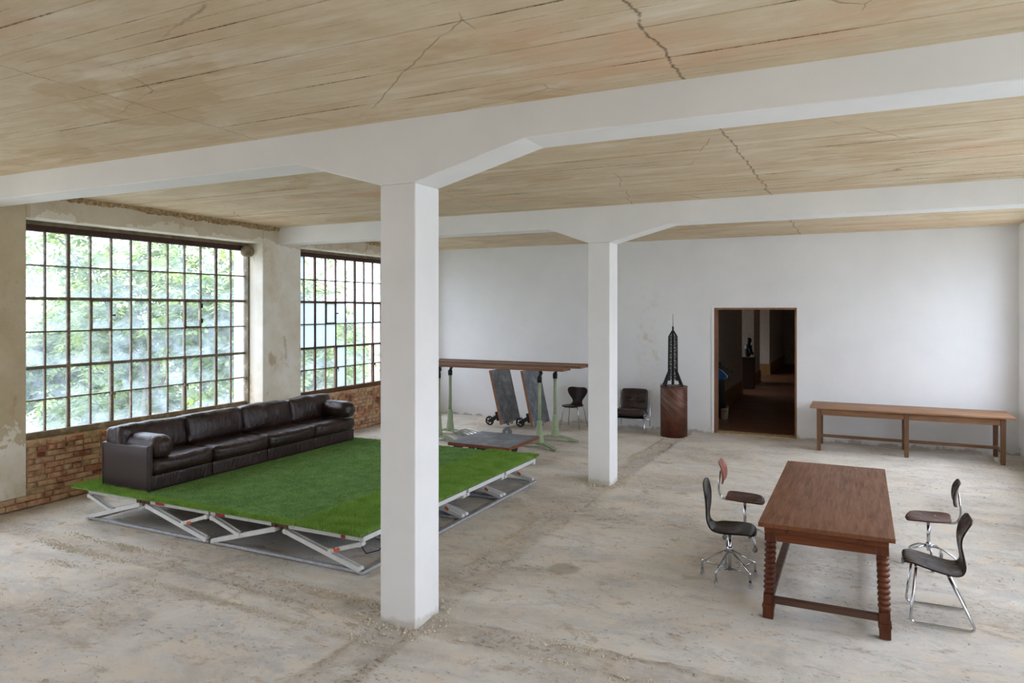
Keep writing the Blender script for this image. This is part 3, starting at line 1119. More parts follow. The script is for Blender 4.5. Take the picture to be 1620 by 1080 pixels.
# round cast end at the head of the first window
e = MB().lathe([(0.02, -0.005), (0.07, 0.0), (0.095, 0.02), (0.10, 0.10), (0.09, 0.17)], 20, (0.13, 9.55 - (5.765 + 6 * 0.3275), 3.665), 'y')
e.build('roller_end', M['concrete'], W1)
parapet(-4.80, -0.60, 'plastered parapet of the window behind the viewpoint', 5, False)
make_window(7, GL, -4.63, 1, M['frame1'], 'steel grid window in the left wall behind the viewpoint', full=False)
make_window(3, GL, 0.595, 1, M['frame1'], 'steel grid window in the left wall beside the viewpoint', full=False)
for i, (y0, lab) in enumerate(((10.935, 'steel grid window in the right wall near the long oak table'), (5.765, 'steel grid window in the right wall beside the dining table'),
                               (0.595, 'steel grid window in the right wall beside the viewpoint'))):
    make_window(4 + i, GR, y0, -1, M['frame1'], lab, full=False)
for i in range(len(PIERS) - 1):
    portal(GL - 0.12, PIERS[i][1], PIERS[i + 1][0], ZS, 3.72, 1)
for i in range(len(PIERS_R) - 1):
    portal(GR + 0.12, PIERS_R[i][1], PIERS_R[i + 1][0], ZS, 3.72, -1)

# end walls
DX0, DX1, DZ = -2.775, -1.155, 2.63
b = MB()
b.box(XL - 0.3, DX0, YB, YB + 0.32, -0.1, 4.4)
b.box(DX1, XR + 0.3, YB, YB + 0.32, -0.1, 4.4)
b.box(DX0, DX1, YB, YB + 0.32, DZ, 4.4)
o = b.build('wall_back', M['backwall'])
struct(o, 'white plastered back wall with a dark doorway and faint yellow damp stains', 'wall')
o = MB().box(XL - 0.3, XR + 0.3, YF - 0.3, YF, -0.1, 4.4).build('wall_front', M['white'])
struct(o, 'white plastered end wall behind the viewpoint', 'wall')

# doorway: a timber lining without a leaf
d = thing('door_1', 'open doorway lined with worn brown timber, dark corridor beyond', 'door', ((DX0 + DX1) / 2, YB, 0), kind='structure')
hw = (DX1 - DX0) / 2
MB().box(-hw, -hw + 0.035, -0.012, 0.325, 0, DZ).build('door_jamb', M['doorwood'], d, 0.004)
MB().box(hw - 0.035, hw, -0.012, 0.325, 0, DZ).build('door_jamb', M['doorwood'], d, 0.004)
MB().box(-hw + 0.035, hw - 0.035, -0.012, 0.325, DZ - 0.04, DZ).build('door_head', M['doorwood'], d, 0.004)
MB().box(-hw, hw, 0.0, 0.33, -0.05, 0.012).build('threshold', M['mortar'], d, 0.006)
MB().box(-hw - 0.05, -hw, -0.015, 0.0, 0, DZ + 0.02).build('plaster_edge', M['white'], d, 0.004)

# corridor beyond the door
o = MB().box(-9.8, 2.5, YB + 0.32, 36, -0.2, 0.0).build('floor_corridor', M['corrfloor'])
struct(o, 'dark reddish brown floor of the corridor beyond the doorway', 'floor')
o = MB().box(-9.8, 2.5, YB + 0.32, 36, 3.6, 3.9).build('ceiling_corridor', M['paleshade'])
struct(o, 'unlit ceiling of the corridor beyond the doorway', 'ceiling')
b = MB()
SEG = [(YB + 0.32, 22.7), (25.4, 27.0), (30.0, 36)]
for y0, y1 in SEG: b.box(-3.65, -3.27, y0, y1, 0, 3.6)
o = b.build('wall_corridor_left', M['paleshade'])
struct(o, 'shadowy corridor wall with openings on the left of the doorway view', 'wall')
b = MB()
for y0, y1 in SEG: b.box(-3.27, -3.24, y0, y1 + (0.0 if y1 > 35 else 0.02), 0.0, 0.42); b.box(-3.66, -3.24, y0 - 0.02, y0, 0, 0.42); b.box(-3.66, -3.24, y1, y1 + 0.02, 0, 0.42)
o = b.build('baseboard_corridor', M['ochre'])
struct(o, 'ochre painted dado along the foot of the corridor wall', 'baseboard')
b = MB().box(-9.9, 2.5, 36, 36.2, 0, 3.6).box(2.3, 2.5, YB + 0.32, 36, 0, 3.6)
b.box(-9.9, -9.7, YB + 0.32, 22.2, 0, 3.6).box(-9.9, -9.7, 25.0, 27.4, 0, 3.6).box(-9.9, -9.7, 30.0, 36, 0, 3.6).box(-9.9, -9.7, 22.2, 25.0, 0, 1.1).box(-9.9, -9.7, 27.4, 30.0, 0, 1.1)  # unseen outer openings, widened to let more daylight into the corridor
o = b.build('wall_corridor_outer', M['paleshade'])
struct(o, 'dim outer walls of the rooms beyond the doorway', 'wall')


# ------------------------------------------------------------------ folding stage under the turf
SX0, SX1, SY0, SY1 = -8.60, -4.37, 5.60, 9.77
SMX = (SX0 + SX1) / 2
stage = thing('folding_stage', 'low folding stage of white scissor trusses carrying the green turf', 'stage', (SMX, (SY0 + SY1) / 2, 0))
scx, scy = SMX, (SY0 + SY1) / 2
MW = (SX1 - SX0) / 2            # width of one module
MD = (SY1 - SY0) / 4            # depth of one module
protos = None


def stage_truss(x0, y, first):
    """one folding truss in the XZ plane; x0 = left end (local), y local"""
    W = MW - 0.02
    mid = W * 0.475
    parts = []
    if first is None:
        src = []
        # top rail in two halves with bolt heads
        def rail(a, b_):
            m = MB().box(a, b_, -0.018, 0.018, 0.322, 0.372)
            n = 5
            for i in range(n):
                xx = a + (b_ - a) * (i + 0.5) / n
                m.lathe([(0.007, -0.024), (0.007, -0.015)], 6, (xx, 0, 0.347), 'y')
            return m
        src.append(('top_rail', rail(0.0, mid - 0.07), M['stagewhite'], 0.003))
        src.append(('top_rail', rail(mid + 0.12, W), M['stagewhite'], 0.003))
        br = MB().box(mid - 0.08, mid + 0.13, -0.014, 0.014, 0.330, 0.370)
        br.box(mid - 0.09, mid - 0.03, -0.026, 0.026, 0.315, 0.375).box(mid + 0.08, mid + 0.14, -0.026, 0.026, 0.315, 0.375)
        src.append(('hinge_bracket', br, M['brass'], 0.003))

        def leg(p, q, wv=0.046):
            m = MB().bar((p[0], -0.026, p[1]), (q[0], -0.026, q[1]), 0.012, wv, (0, 0, 1))
            m.bar((p[0], 0.026, p[1]), (q[0], 0.026, q[1]), 0.012, wv, (0, 0, 1))
            m.bar((p[0], 0, p[1]), (q[0], 0, q[1]), 0.05, 0.012, (0, 0, 1))
            for t in (0.0, 1.0):
                xx = p[0] + (q[0] - p[0]) * t; zz = p[1] + (q[1] - p[1]) * t
                m.lathe([(0.026, -0.036), (0.026, 0.036)], 12, (xx, 0, zz), 'y')
            for t in (0.3, 0.5, 0.7):
                xx = p[0] + (q[0] - p[0]) * t; zz = p[1] + (q[1] - p[1]) * t
                m.lathe([(0.007, -0.037), (0.007, 0.0)], 6, (xx, 0, zz), 'y')
            return m
        src.append(('leg', leg((0.05, 0.045), (mid - 0.05, 0.292)), M['stagewhite'], 0))
        src.append(('leg', leg((mid + 0.10, 0.292), (W - 0.05, 0.045)), M['stagewhite'], 0))
        src.append(('brace', leg((0.03, 0.295), (0.43, 0.165), 0.036), M['stagewhite'], 0))
        src.append(('brace', leg((W - 0.03, 0.295), (W - 0.40, 0.175), 0.036), M['stagewhite'], 0))
        src.append(('base_bar', MB().box(0, W, -0.024, 0.024, 0.008, 0.036), M['galv'], 0.003))
        for nm, m, mt, bv in src:
            parts.append(m.build(nm, mt, stage, bv, 1))
    else:
        for s in first: parts.append(inst(s, s.name.split('.')[0], stage))
    for p_ in parts: p_.location = (x0, y, 0)
    return parts


first = None
for j in range(4):
    for yy in (SY0 + j * MD + 0.045, SY0 + (j + 1) * MD - 0.045):
        for i in range(2):
            pr = stage_truss(SX0 + i * (MW + 0.01) - scx, yy - scy, first)
            if first is None: first = pr
deck0 = None
for j in range(4):
    for i in range(2):
        x0 = SX0 + i * MW; y0 = SY0 + j * MD
        if deck0 is None:
            deck0 = MB().box(0.004, MW - 0.004, 0.004, MD - 0.004, 0.372, 0.388).build('deck_panel', M['deckedge'], stage, 0.002, 1)
            rail0 = MB().box(-0.018, 0.018, 0.03, MD - 0.03, 0.322, 0.372).build('side_rail', M['stagewhite'], stage, 0.003, 1)
            base0 = MB().box(-0.024, 0.024, 0.0, MD, 0.008, 0.036).build('base_rail', M['galv'], stage, 0.003, 1)
            dk, ra, ba = deck0, rail0, base0
        else:
            dk = inst(deck0, 'deck_panel', stage); ra = inst(rail0, 'side_rail', stage); ba = inst(base0, 'base_rail', stage)
        dk.location = (x0 - scx, y0 - scy, 0)
        ex = 0.02 if i == 0 else MW - 0.02
        ra.location = (x0 + ex - scx, y0 - scy, 0)
        ba.location = (x0 + ex - scx, y0 - scy, 0)
# reflectors on the front truss
def refl(x, z, w_, h, m, lab, ang=0.0, y=SY0 + 0.045 - 0.043):
    o = MB().box(-w_ / 2, w_ / 2, -0.004, 0.004, -h / 2, h / 2).build('reflector', m, stage, 0.002, 1)
    o.location = (x - scx, y - scy, z); o.rotation_euler = (0, ang, 0)
    tag(o, lab)
refl(-7.29, 0.345, 0.14, 0.03, M['red'], 'red reflector', y=SY0 + 0.02)
refl(-6.32, 0.345, 0.13, 0.034, M['red'], 'red reflector', y=SY0 + 0.02)
refl(-4.62, 0.345, 0.05, 0.034, M['red'], 'red reflector', y=SY0 + 0.02)
refl(-6.79, 0.196, 0.06, 0.034, M['orange'], 'orange reflector', -0.32)
refl(-4.69, 0.208, 0.07, 0.034, M['orange'], 'orange reflector', -0.32)
for q in range(4):
    o = MB().box(-0.03, 0.03, -0.004, 0.004, -0.016, 0.016).build('reflector', M['orange'], stage, 0.002, 1)
    o.location = (SX1 - 0.25 - scx, SY0 + (q + 1) * MD - 0.09 - scy, 0.13); o.rotation_euler = (0, 0.6, 0)
    tag(o, 'orange reflector')
c = MB().tube([(-4.78 - scx, 6.0 - scy, 0.34), (-4.7 - scx, 5.95 - scy, 0.20), (-4.55 - scx, 5.9 - scy, 0.10), (-4.42 - scx, 5.95 - scy, 0.14), (-4.36 - scx, 6.05 - scy, 0.30)], 0.006, 6)
c.build('cable', M['ironblack'], stage)

# ------------------------------------------------------------------ artificial turf
TX0, TX1, TY0, TY1, TZ = -8.78, -4.345, 5.535, 9.80, 0.404
turf = thing('artificial_turf', 'bright green artificial grass laid over the folding stage under the sofa', 'turf', ((TX0 + TX1) / 2, (TY0 + TY1) / 2, 0.388))
tcx, tcy = (TX0 + TX1) / 2, (TY0 + TY1) / 2


def strip(x0, x1, y0, y1, z, seed, name):
    n, m = 40, 20
    r = np.random.RandomState(seed)
    vs = []; fs = []
    for zz in (z, z - 0.012):
        for i in range(n + 1):
            for j in range(m + 1):
                x = x0 + (x1 - x0) * i / n; y = y0 + (y1 - y0) * j / m
                k = 0.006 * float(fbm(np.array(x * 3), np.array(y * 3), 2))
                ex = 0.02 * float(fbm(np.array(x * 2.2 + 7), np.array(3.0), 3)) if j in (0, m) else 0
                vs.append((x - tcx, y + ex - tcy, zz + (k if zz == z else 0) - 0.388))
    N = (n + 1) * (m + 1)
    for i in range(n):
        for j in range(m):
            a = i * (m + 1) + j
            fs.append((a, a + m + 1, a + m + 2, a + 1))
    ring = [i * (m + 1) for i in range(n + 1)] + [n * (m + 1) + j for j in range(1, m + 1)] + [i * (m + 1) + m for i in range(n - 1, -1, -1)] + [j for j in range(m - 1, 0, -1)]
    for q in range(len(ring)):
        a, b_ = ring[q], ring[(q + 1) % len(ring)]
        fs.append((a, a + N, b_ + N, b_))
    fs.append(tuple(x + N for x in ring))
    b_ = MB(); b_.add(vs, fs)
    return b_.build(name, M['turf'], turf, normals=True)


strip(TX0, -5.22, TY0, 6.05, TZ, 1, 'turf_strip')
strip(TX0, -5.22, 6.06, TY1, TZ, 2, 'turf_strip')
strip(-5.215, TX1, TY0, TY1, TZ + 0.004, 3, 'turf_strip')


def blades(name, n, regions, h0, h1, wdt, lean, m, seed):
    r = np.random.RandomState(seed)
    areas = np.array([(a[1] - a[0]) * (a[3] - a[2]) for a in regions])
    cnt = (n * areas / areas.sum()).astype(int)
    P = []
    for a, k in zip(regions, cnt):
        P.append(np.stack([r.uniform(a[0], a[1], k), r.uniform(a[2], a[3], k)], 1))
    P = np.concatenate(P)
    k = len(P)
    th = r.uniform(0, 2 * PI, k); ph = r.uniform(0, 2 * PI, k)
    hh = r.uniform(h0, h1, k) * (0.75 + 0.9 * np.clip(fbm(P[:, 0] * 7, P[:, 1] * 7, 3) + 0.4, 0, 1))
    ln = hh * r.uniform(0.1, lean, k)
    z0 = TZ - 0.388
    base = np.stack([P[:, 0] - tcx, P[:, 1] - tcy, np.full(k, z0)], 1)
    dw = np.stack([np.cos(th), np.sin(th), np.zeros(k)], 1) * wdt / 2
    tip = base + np.stack([np.cos(ph) * ln, np.sin(ph) * ln, hh], 1)
    vs = np.stack([base - dw, base + dw, tip], 1).reshape(-1, 3)
    fs = np.arange(k * 3).reshape(-1, 3)
    me = bpy.data.meshes.new(name)
    me.from_pydata(vs.tolist(), [], fs.tolist())
    o = link_mesh(name, me, m, turf)
    return tag(o, kind='stuff')


o = blades('long_grass_blades', 120000, [(-5.20, TX1 + 0.01, TY0 - 0.01, TY1), (-8.79, -8.52, TY0 - 0.01, TY1), (-8.52, -7.63, TY0 - 0.01, 5.715), (-7.63, -5.2, TY0 - 0.01, 5.62)], 0.020, 0.038, 0.009, 0.9, M['blade'], 5)
tag(o, 'long bright green blades along the border')
o = blades('short_grass_blades', 130000, [(-7.63, -5.2, 5.62, TY1), (-8.45, -7.63, 9.66, TY1)], 0.006, 0.013, 0.010, 2.2, M['blade2'], 6)
tag(o, 'short flattened darker green blades')

# ------------------------------------------------------------------ leather sofa
SOX, SOY, SOZ = -8.05, 7.685, TZ + 0.003
sofa = thing('modular_sofa', 'long dark brown leather four section sofa on the green turf by the window', 'sofa', (SOX, SOY, SOZ))
FX, BX_, Y0, Y1 = -7.655, -8.50, 5.735, 9.635
ML = (Y1 - Y0) / 4
lx = lambda x: x - SOX
ly = lambda y: y - SOY


def wrinkle(seed, amp, ax=(6, 6)):
    def fn(A, N):
        d = fbm(A[:, 0] * ax[0] + seed, A[:, 1] * ax[1] + A[:, 2] * 5 + seed * 2, 4)
        return A + N * (amp * d)[:, None]
    return fn


def seat_fn(seed):
    def fn(A, N):
        # the front hangs down a little, the middle is sat in; folds run front to back
        fold = np.abs(fbm(A[:, 0] * 3 + seed, A[:, 1] * 9 + seed * 3, 4)) * 0.05
        sag = -0.018 * np.clip(1 - N[:, 0] ** 2, 0, 1) * np.clip(1 - N[:, 1] ** 2, 0, 1)
        top = np.clip(N[:, 2], 0, 1)
        front = np.clip(N[:, 0], 0, 1)
        A = A.copy()
        A[:, 2] += top * (sag + fold - 0.012)
        A[:, 0] += front * (0.03 * (1 - N[:, 1] ** 4) - fold * 0.5)
        return A
    return fn


for i in range(4):
    ya, yb2 = Y0 + i * ML, Y0 + (i + 1) * ML
    a = ya + (0.075 if i == 0 else 0.004)
    cy = (a + yb2 - 0.004) / 2
    hy = (yb2 - 0.004 - a) / 2
    b = MB().rounded((lx((FX + BX_) / 2), ly(cy), 0.092), ((FX - BX_) / 2 - 0.02, hy, 0.092), 0.018, 3, 6)
    b.build('base', M['leather'], sofa)
    s = MB().rounded((lx(-7.985), ly(cy), 0.285), (0.345, hy + 0.004, 0.105), 0.075, 5, 18, bulge=(0.02, 0.006, 0.022), fn=seat_fn(i * 3.7 + 1))
    s.build('seat_cushion', M['leather'], sofa)
    a = ya + 0.006 if i else Y0 + 0.02
    bcy = (a + yb2 - 0.004) / 2; bhy = (yb2 - 0.004 - a) / 2
    k = MB().rounded((lx(-8.30), ly(bcy), 0.545), (0.150, bhy + 0.006, 0.195), 0.06, 5, 20, bulge=(0.05, 0.004, 0.018),
                     fn=wrinkle(i * 5.1 + 2, 0.03, (3, 8)), rot=Matrix.Rotation(-0.16, 4, 'Y'))
    k.build('back_cushion', M['leather'], sofa)
# back panel and end panel
MB().rounded((lx(-8.475), ly((Y0 + Y1) / 2), 0.27), (0.03, (Y1 - Y0) / 2, 0.27), 0.02, 3, 4).build('back_panel', M['leatherpanel'], sofa)
o = MB().rounded((lx((FX + BX_) / 2), ly(Y0 + 0.034), 0.274), ((FX - BX_) / 2, 0.034, 0.274), 0.022, 3, 4).build('end_panel', M['leatherpanel'], sofa)
MB().rounded((lx((FX + BX_) / 2 - 0.03), ly(Y1 - 0.035), 0.195), ((FX - BX_) / 2 - 0.05, 0.033, 0.195), 0.022, 3, 4).build('end_panel', M['leatherpanel'], sofa)
pz = 0.546
p_ = MB().tube(arc_fillet([(lx(BX_ + 0.012), ly(Y0 + 0.064), 0.02), (lx(BX_ + 0.012), ly(Y0 + 0.064), pz), (lx(FX - 0.004), ly(Y0 + 0.064), pz), (lx(FX - 0.004), ly(Y0 + 0.064), 0.01)], 0.03), 0.0055, 6)
p_.build('piping', M['piping'], o)


def bolster(y, lab):
    def fn(A, N):
        fold = fbm(A[:, 0] * 9 + y, A[:, 2] * 3 + A[:, 1] * 2, 4)
        A = A * (1 + 0.05 * fold)[:, None]
        A[:, 2] = np.maximum(A[:, 2], -0.105)      # lies flat on the seat
        return A
    b = MB()
    b.rounded((lx(-7.985), ly(y), 0.508), (0.375, 0.140, 0.145), 0.115, 6, 12, bulge=(0.012, 0.012, 0.006), fn=fn)
    o = b.build('arm_bolster', M['leather'], sofa)
    # round stitched end
    pts = [(lx(-7.632), ly(y) + 0.112 * math.cos(t), 0.512 + max(-0.095, 0.112 * math.sin(t))) for t in [2 * PI * k / 24 for k in range(24)]]
    MB().tube(pts, 0.005, 6, closed=True).build('seam', M['leather'], o)


bolster(5.955, 'near')
bolster(9.475, 'far')

# ------------------------------------------------------------------ long boards on green iron stands
def green_stand(x, y, rz, ztop, lab):
    t = thing('iron_stand', lab, 'stand', (x, y, 0), rz, 'green iron stands under the long boards')
    f = MB()
    # two arched feet
    for s in (-1, 1):
        pts = [(0.0, 0, 0.085), (0.12 * s, 0, 0.085), (0.27 * s, -0.02, 0.055), (0.40 * s, -0.05, 0.022), (0.47 * s, -0.06, 0.018)]
        for a, b_, w0, w1 in zip(pts[:-1], pts[1:], (0.13, 0.12, 0.10, 0.085), (0.12, 0.10, 0.085, 0.07)):
            f.bar(a, b_, w0, 0.045, (0, 0, 1), w1, 0.034)
    f.bar((0, 0, 0.07), (0, 0.26, 0.02), 0.11, 0.04, (0, 0, 1), 0.07, 0.034)
    f.build('foot', M['green'], t, 0.008)
    MB().lathe([(0.085, 0.075), (0.080, 0.12), (0.062, 0.30), (0.052, 0.46), (0.052, 0.50), (0.042, 0.505), (0.036, 0.52)], 16).build('socket', M['green'], t)
    MB().lathe([(0.034, 0.50), (0.031, ztop - 0.22)], 16).build('pole', M['green'], t)
    MB().lathe([(0.045, ztop - 0.235), (0.047, ztop - 0.14), (0.040, ztop - 0.13), (0.020, ztop - 0.12)], 14).build('clamp', M['ironblack'], t)
    h = MB().bar((0, 0, ztop - 0.14), (0.035, 0, ztop - 0.06), 0.03, 0.055, (1, 0, 0))
    h.lathe([(0.030, -0.02), (0.030, 0.02)], 12, (0.035, 0, ztop - 0.06), 'y')
    h.bar((0.035, 0, ztop - 0.06), (0.02, 0, ztop - 0.012), 0.05, 0.04, (1, 0, 0))
    h.box(-0.07, 0.09, -0.07, 0.07, ztop - 0.012, ztop)
    h.build('tilt_head', M['ironblack'], t, 0.004, 1)
    return t


ZT1, ZT2 = 1.462, 1.462
green_stand(-5.42, 12.25, -0.27, ZT1, 'pale green iron stand nearest the tilted dark boards, under the front long board')
green_stand(-5.45, 13.08, 0.20, ZT2, 'pale green iron stand under the rear long board nearest the black chair')
green_stand(-7.56, 12.12, -0.1, ZT1, 'pale green iron stand under the front long board close beside the first white column')
green_stand(-7.70, 12.80, -0.1, ZT2, 'pale green iron stand under the rear long board above the folded steel rack')


def long_board(x0, x1, y0, y1, z, lab):
    t = thing('long_board', lab, 'board', ((x0 + x1) / 2, (y0 + y1) / 2, z), 0, 'long boards on green stands')
    h = (x1 - x0) / 2; q = (y1 - y0) / 2
    MB().box(-h, h, -q, q, 0, 0.048).build('plank', M['beamwood'], t, 0.004)
    MB().box(-h + 0.01, h - 0.01, q - 0.06, q, -0.0, 0.062).build('ledge', M['beamwood'], t, 0.003)
    return t


long_board(-8.10, -4.86, 12.03, 12.42, ZT1 + 0.001, 'long brown wooden board on the front pair of green stands')
long_board(-8.25, -4.80, 12.78, 13.30, ZT2 + 0.001, 'slightly longer brown wooden board on the rear pair of green stands')

# folded rack on the floor by the left stands
rk = thing('folded_rack', 'folded chrome steel rack lying on the floor behind the flat dark trolley', 'rack', (-7.05, 12.5, 0), -0.55)
r0 = MB().tube(arc_fillet([(-0.42, -0.16, 0.09), (0.42, -0.16, 0.09), (0.42, 0.16, 0.13), (-0.42, 0.16, 0.13), (-0.42, -0.15, 0.09)], 0.06), 0.013, 8)
r0.build('rack_frame', M['chrome'], rk)
slat0 = MB().tube([(-0.41, 0, 0), (0.41, 0, 0)], 0.010, 8).build('bar', M['chrome'], rk)
slat0.location = (0, -0.08, 0.10)
inst(slat0, 'bar', rk, (0, 0.0, 0.11)); inst(slat0, 'bar', rk, (0, 0.08, 0.12))
MB().bar((-0.40, -0.14, 0.02), (0.36, -0.10, 0.02), 0.03, 0.035).build('base_bar', M['galv'], rk)
MB().bar((-0.36, 0.14, 0.02), (0.40, 0.16, 0.02), 0.03, 0.035).build('base_bar', M['galv'], rk)
for x, y in ((-0.3, -0.14), (0.3, -0.12), (-0.3, 0.15), (0.3, 0.16)):
    MB().tube([(x, y, 0.02), (x, y, 0.12)], 0.010, 6).build('leg', M['galv'], rk)

# ------------------------------------------------------------------ dark topped trolleys
def trolley(lab, wx, wy, edge, wheels_big=True):
    """local: board in XY, top at z=0.06, wheels below"""
    t = thing('platform_trolley', lab, 'trolley', (0, 0, 0), 0, 'dark topped platform trolleys')
    b = MB().box(-wx / 2, wx / 2, -wy / 2, wy / 2, 0, 0.052)
    b.build('deck', edge, t, 0.006)
    MB().box(-wx / 2 + 0.006, wx / 2 - 0.006, -wy / 2 + 0.006, wy / 2 - 0.006, 0.052, 0.0575).build('metal_top', M['cartmetal'], t, 0.002, 1)
    return t


# flat one behind the stage
tf = trolley('flat platform trolley with dark grey metal top just behind the turf', 1.19, 1.235, M['cartwood2'])
tf.location = (-5.835, 11.22, 0.245)
for x in (-0.45, 0.0, 0.40):
    MB().box(x - 0.05, x + 0.05, -0.58, 0.58, -0.05, 0).build('skid', M['ironblack'], tf, 0.004)
for x, y in ((-0.30, -0.30), (0.22, -0.30), (-0.30, 0.35), (0.22, 0.35)):
    wv = MB().lathe([(0.05, -0.025), (0.095, -0.025), (0.10, -0.015), (0.10, 0.015), (0.095, 0.025), (0.05, 0.025)], 20, (x, y, -0.14), 'x')
    wv.build('wheel', M['ironblack'], tf)
    MB().box(x - 0.045, x - 0.032, y - 0.03, y + 0.03, -0.15, -0.05).box(x + 0.032, x + 0.045, y - 0.03, y + 0.03, -0.15, -0.05).build('wheel_fork', M['ironblack'], tf)


def tipped(loc, lab, tilt, L_, Wd):
    t = trolley(lab, L_, Wd, M['cartwood'])
    # stand it on its end: local +X -> up, local +Z (top) -> +X world
    # deck spans local x in [-L/2, L/2]; foot at x=-L/2
    R_ = Matrix.Rotation(-(PI / 2 - tilt), 4, 'Y')
    # after rotation by -90deg about Y: x -> z, z -> -x ; we want z -> +x so turn half round
    R_ = Matrix.Rotation(PI, 4, 'Z') @ R_
    t.rotation_euler = R_.to_euler()
    off = R_ @ Vector((-L_ / 2, 0, 0))
    t.location = Vector(loc) - off
    # axle with spoked wheels below the deck near its foot
    for y, nm in ((-Wd / 2 + 0.10, 'a'), (Wd / 2 - 0.10, 'b')):
        MB().box(-L_ / 2 + 0.10, -L_ / 2 + 0.30, y - 0.05, y + 0.05, -0.09, 0).build('axle_block', M['ironblack'], t, 0.006)
        MB().bar((-L_ / 2 + 0.20, y, -0.06), (-L_ / 2 + 0.135, y, -0.25), 0.08, 0.09, (0, 1, 0)).build('wheel_fork', M['ironblack'], t, 0.008)
        wv = MB()
        pts = [(-L_ / 2 + 0.135 + 0.085 * math.cos(q), y, -0.285 + 0.085 * math.sin(q)) for q in [2 * PI * k / 24 for k in range(24)]]
        wv.tube(pts, 0.020, 8, closed=True)
        for k in range(5):
            q = 2 * PI * k / 5
            wv.bar((-L_ / 2 + 0.135, y, -0.285), (-L_ / 2 + 0.135 + 0.08 * math.cos(q), y, -0.285 + 0.08 * math.sin(q)), 0.016, 0.02, (0, 1, 0))
        wv.lathe([(0.026, y - 0.04), (0.026, y + 0.04)], 12, (-L_ / 2 + 0.135, 0, -0.285), 'y')
        wv.build('wheel', M['ironblack'], t)
    for y in (-0.05, 0.13):
        h = MB().tube(arc_fillet([(-L_ / 2 + 0.02, y, 0.03), (-L_ / 2 - 0.035, y, 0.05), (-L_ / 2 - 0.035, y + 0.10, 0.07), (-L_ / 2 + 0.02, y + 0.10, 0.03)], 0.02), 0.011, 8)
        h.build('hook', M['ironblack'], t)
    return t


tipped((-7.09, 14.36, 0.065), 'tipped up platform trolley with dark metal top, nearer the first white column', 0.235, 1.215, 0.93)
tipped((-6.36, 14.38, 0.065), 'tipped up platform trolley with paler grey metal top beside the green stands', 0.215, 1.225, 0.90)

cw = thing('caster_wheel', 'single grey caster wheel on the floor beneath the tipped dark trolley', 'wheel', (-6.47, 13.0, 0), 0.2)
MB().lathe([(0.03, -0.02), (0.085, -0.024), (0.10, -0.012), (0.10, 0.012), (0.085, 0.024), (0.03, 0.02)], 24, (0, 0, 0.102), 'y').build('wheel', M['rubber'], cw)
MB().box(-0.02, 0.02, -0.04, -0.03, -0.0, 0.13).box(-0.02, 0.02, 0.03, 0.04, 0.0, 0.13).box(-0.03, 0.03, -0.04, 0.04, 0.0, 0.01).build('wheel_fork', M['galv'], cw, 0.002, 1)

# ------------------------------------------------------------------ plywood shells
def catmull(P, n):
    P = [np.array(p, float) for p in P]
    P = [2 * P[0] - P[1]] + P + [2 * P[-1] - P[-2]]
    outp = []
    for i in range(1, len(P) - 2):
        for k in range(n):
            t = k / n
            a, b, c, d = P[i - 1], P[i], P[i + 1], P[i + 2]
            outp.append(0.5 * ((2 * b) + (-a + c) * t + (2 * a - 5 * b + 4 * c - d) * t * t + (-a + 3 * b - 3 * c + d) * t ** 3))
    outp.append(P[-2])
    return outp


def shell(prof, m, name, parent, thick=0.011, nu=14, n=6):
    """prof rows: (x forward, z, half width, dish) along the centre line from top of back to front of seat"""
    C = catmull(prof, n)
    nv = len(C)
    grid = np.zeros((nv, nu + 1, 3)); 
    for i, c in enumerate(C):
        p0, p1 = C[max(i - 1, 0)], C[min(i + 1, nv - 1)]
        tx, tz = p1[0] - p0[0], p1[1] - p0[1]
        L = math.hypot(tx, tz) + 1e-9
        nx, nz = tz / L, -tx / L           # normal in the side view
        if nz < 0 and abs(tz) < abs(tx): nx, nz = -nx, -nz
        if abs(tz) >= abs(tx) and nx < 0: nx, nz = -nx, -nz
        for j in range(nu + 1):
            u = -1 + 2 * j / nu
            uu = math.sin(u * PI / 2)
            d = c[3] * uu * uu
            grid[i, j] = (c[0] + nx * d, max(c[2], 0.004) * uu, c[1] + nz * d)
    # thickness by vertex normals
    gu = np.gradient(grid, axis=0); gv = np.gradient(grid, axis=1)
    N = np.cross(gu, gv); N /= (np.linalg.norm(N, axis=2, keepdims=True) + 1e-9)
    A = grid + N * thick / 2; B = grid - N * thick / 2
    vs = np.concatenate([A.reshape(-1, 3), B.reshape(-1, 3)])
    K = nv * (nu + 1)
    fs = []
    for i in range(nv - 1):
        for j in range(nu):
            a = i * (nu + 1) + j
            fs.append((a, a + 1, a + nu + 2, a + nu + 1))
            fs.append((K + a, K + a + nu + 1, K + a + nu + 2, K + a + 1))
    rim = [j for j in range(nu + 1)] + [i * (nu + 1) + nu for i in range(1, nv)] + [(nv - 1) * (nu + 1) + j for j in range(nu - 1, -1, -1)] + [i * (nu + 1) for i in range(nv - 2, 0, -1)]
    for q in range(len(rim)):
        a, b_ = rim[q], rim[(q + 1) % len(rim)]
        fs.append((a, K + a, K + b_, b_))
    mb = MB(); mb.add([tuple(p) for p in vs], fs, True)
    return mb.build(name, m, parent)


def pad(prof, m, name, parent, thick=0.012, loc=(0, 0, 0)):
    o = shell(prof, m, name, parent, thick)
    o.location = loc
    return o


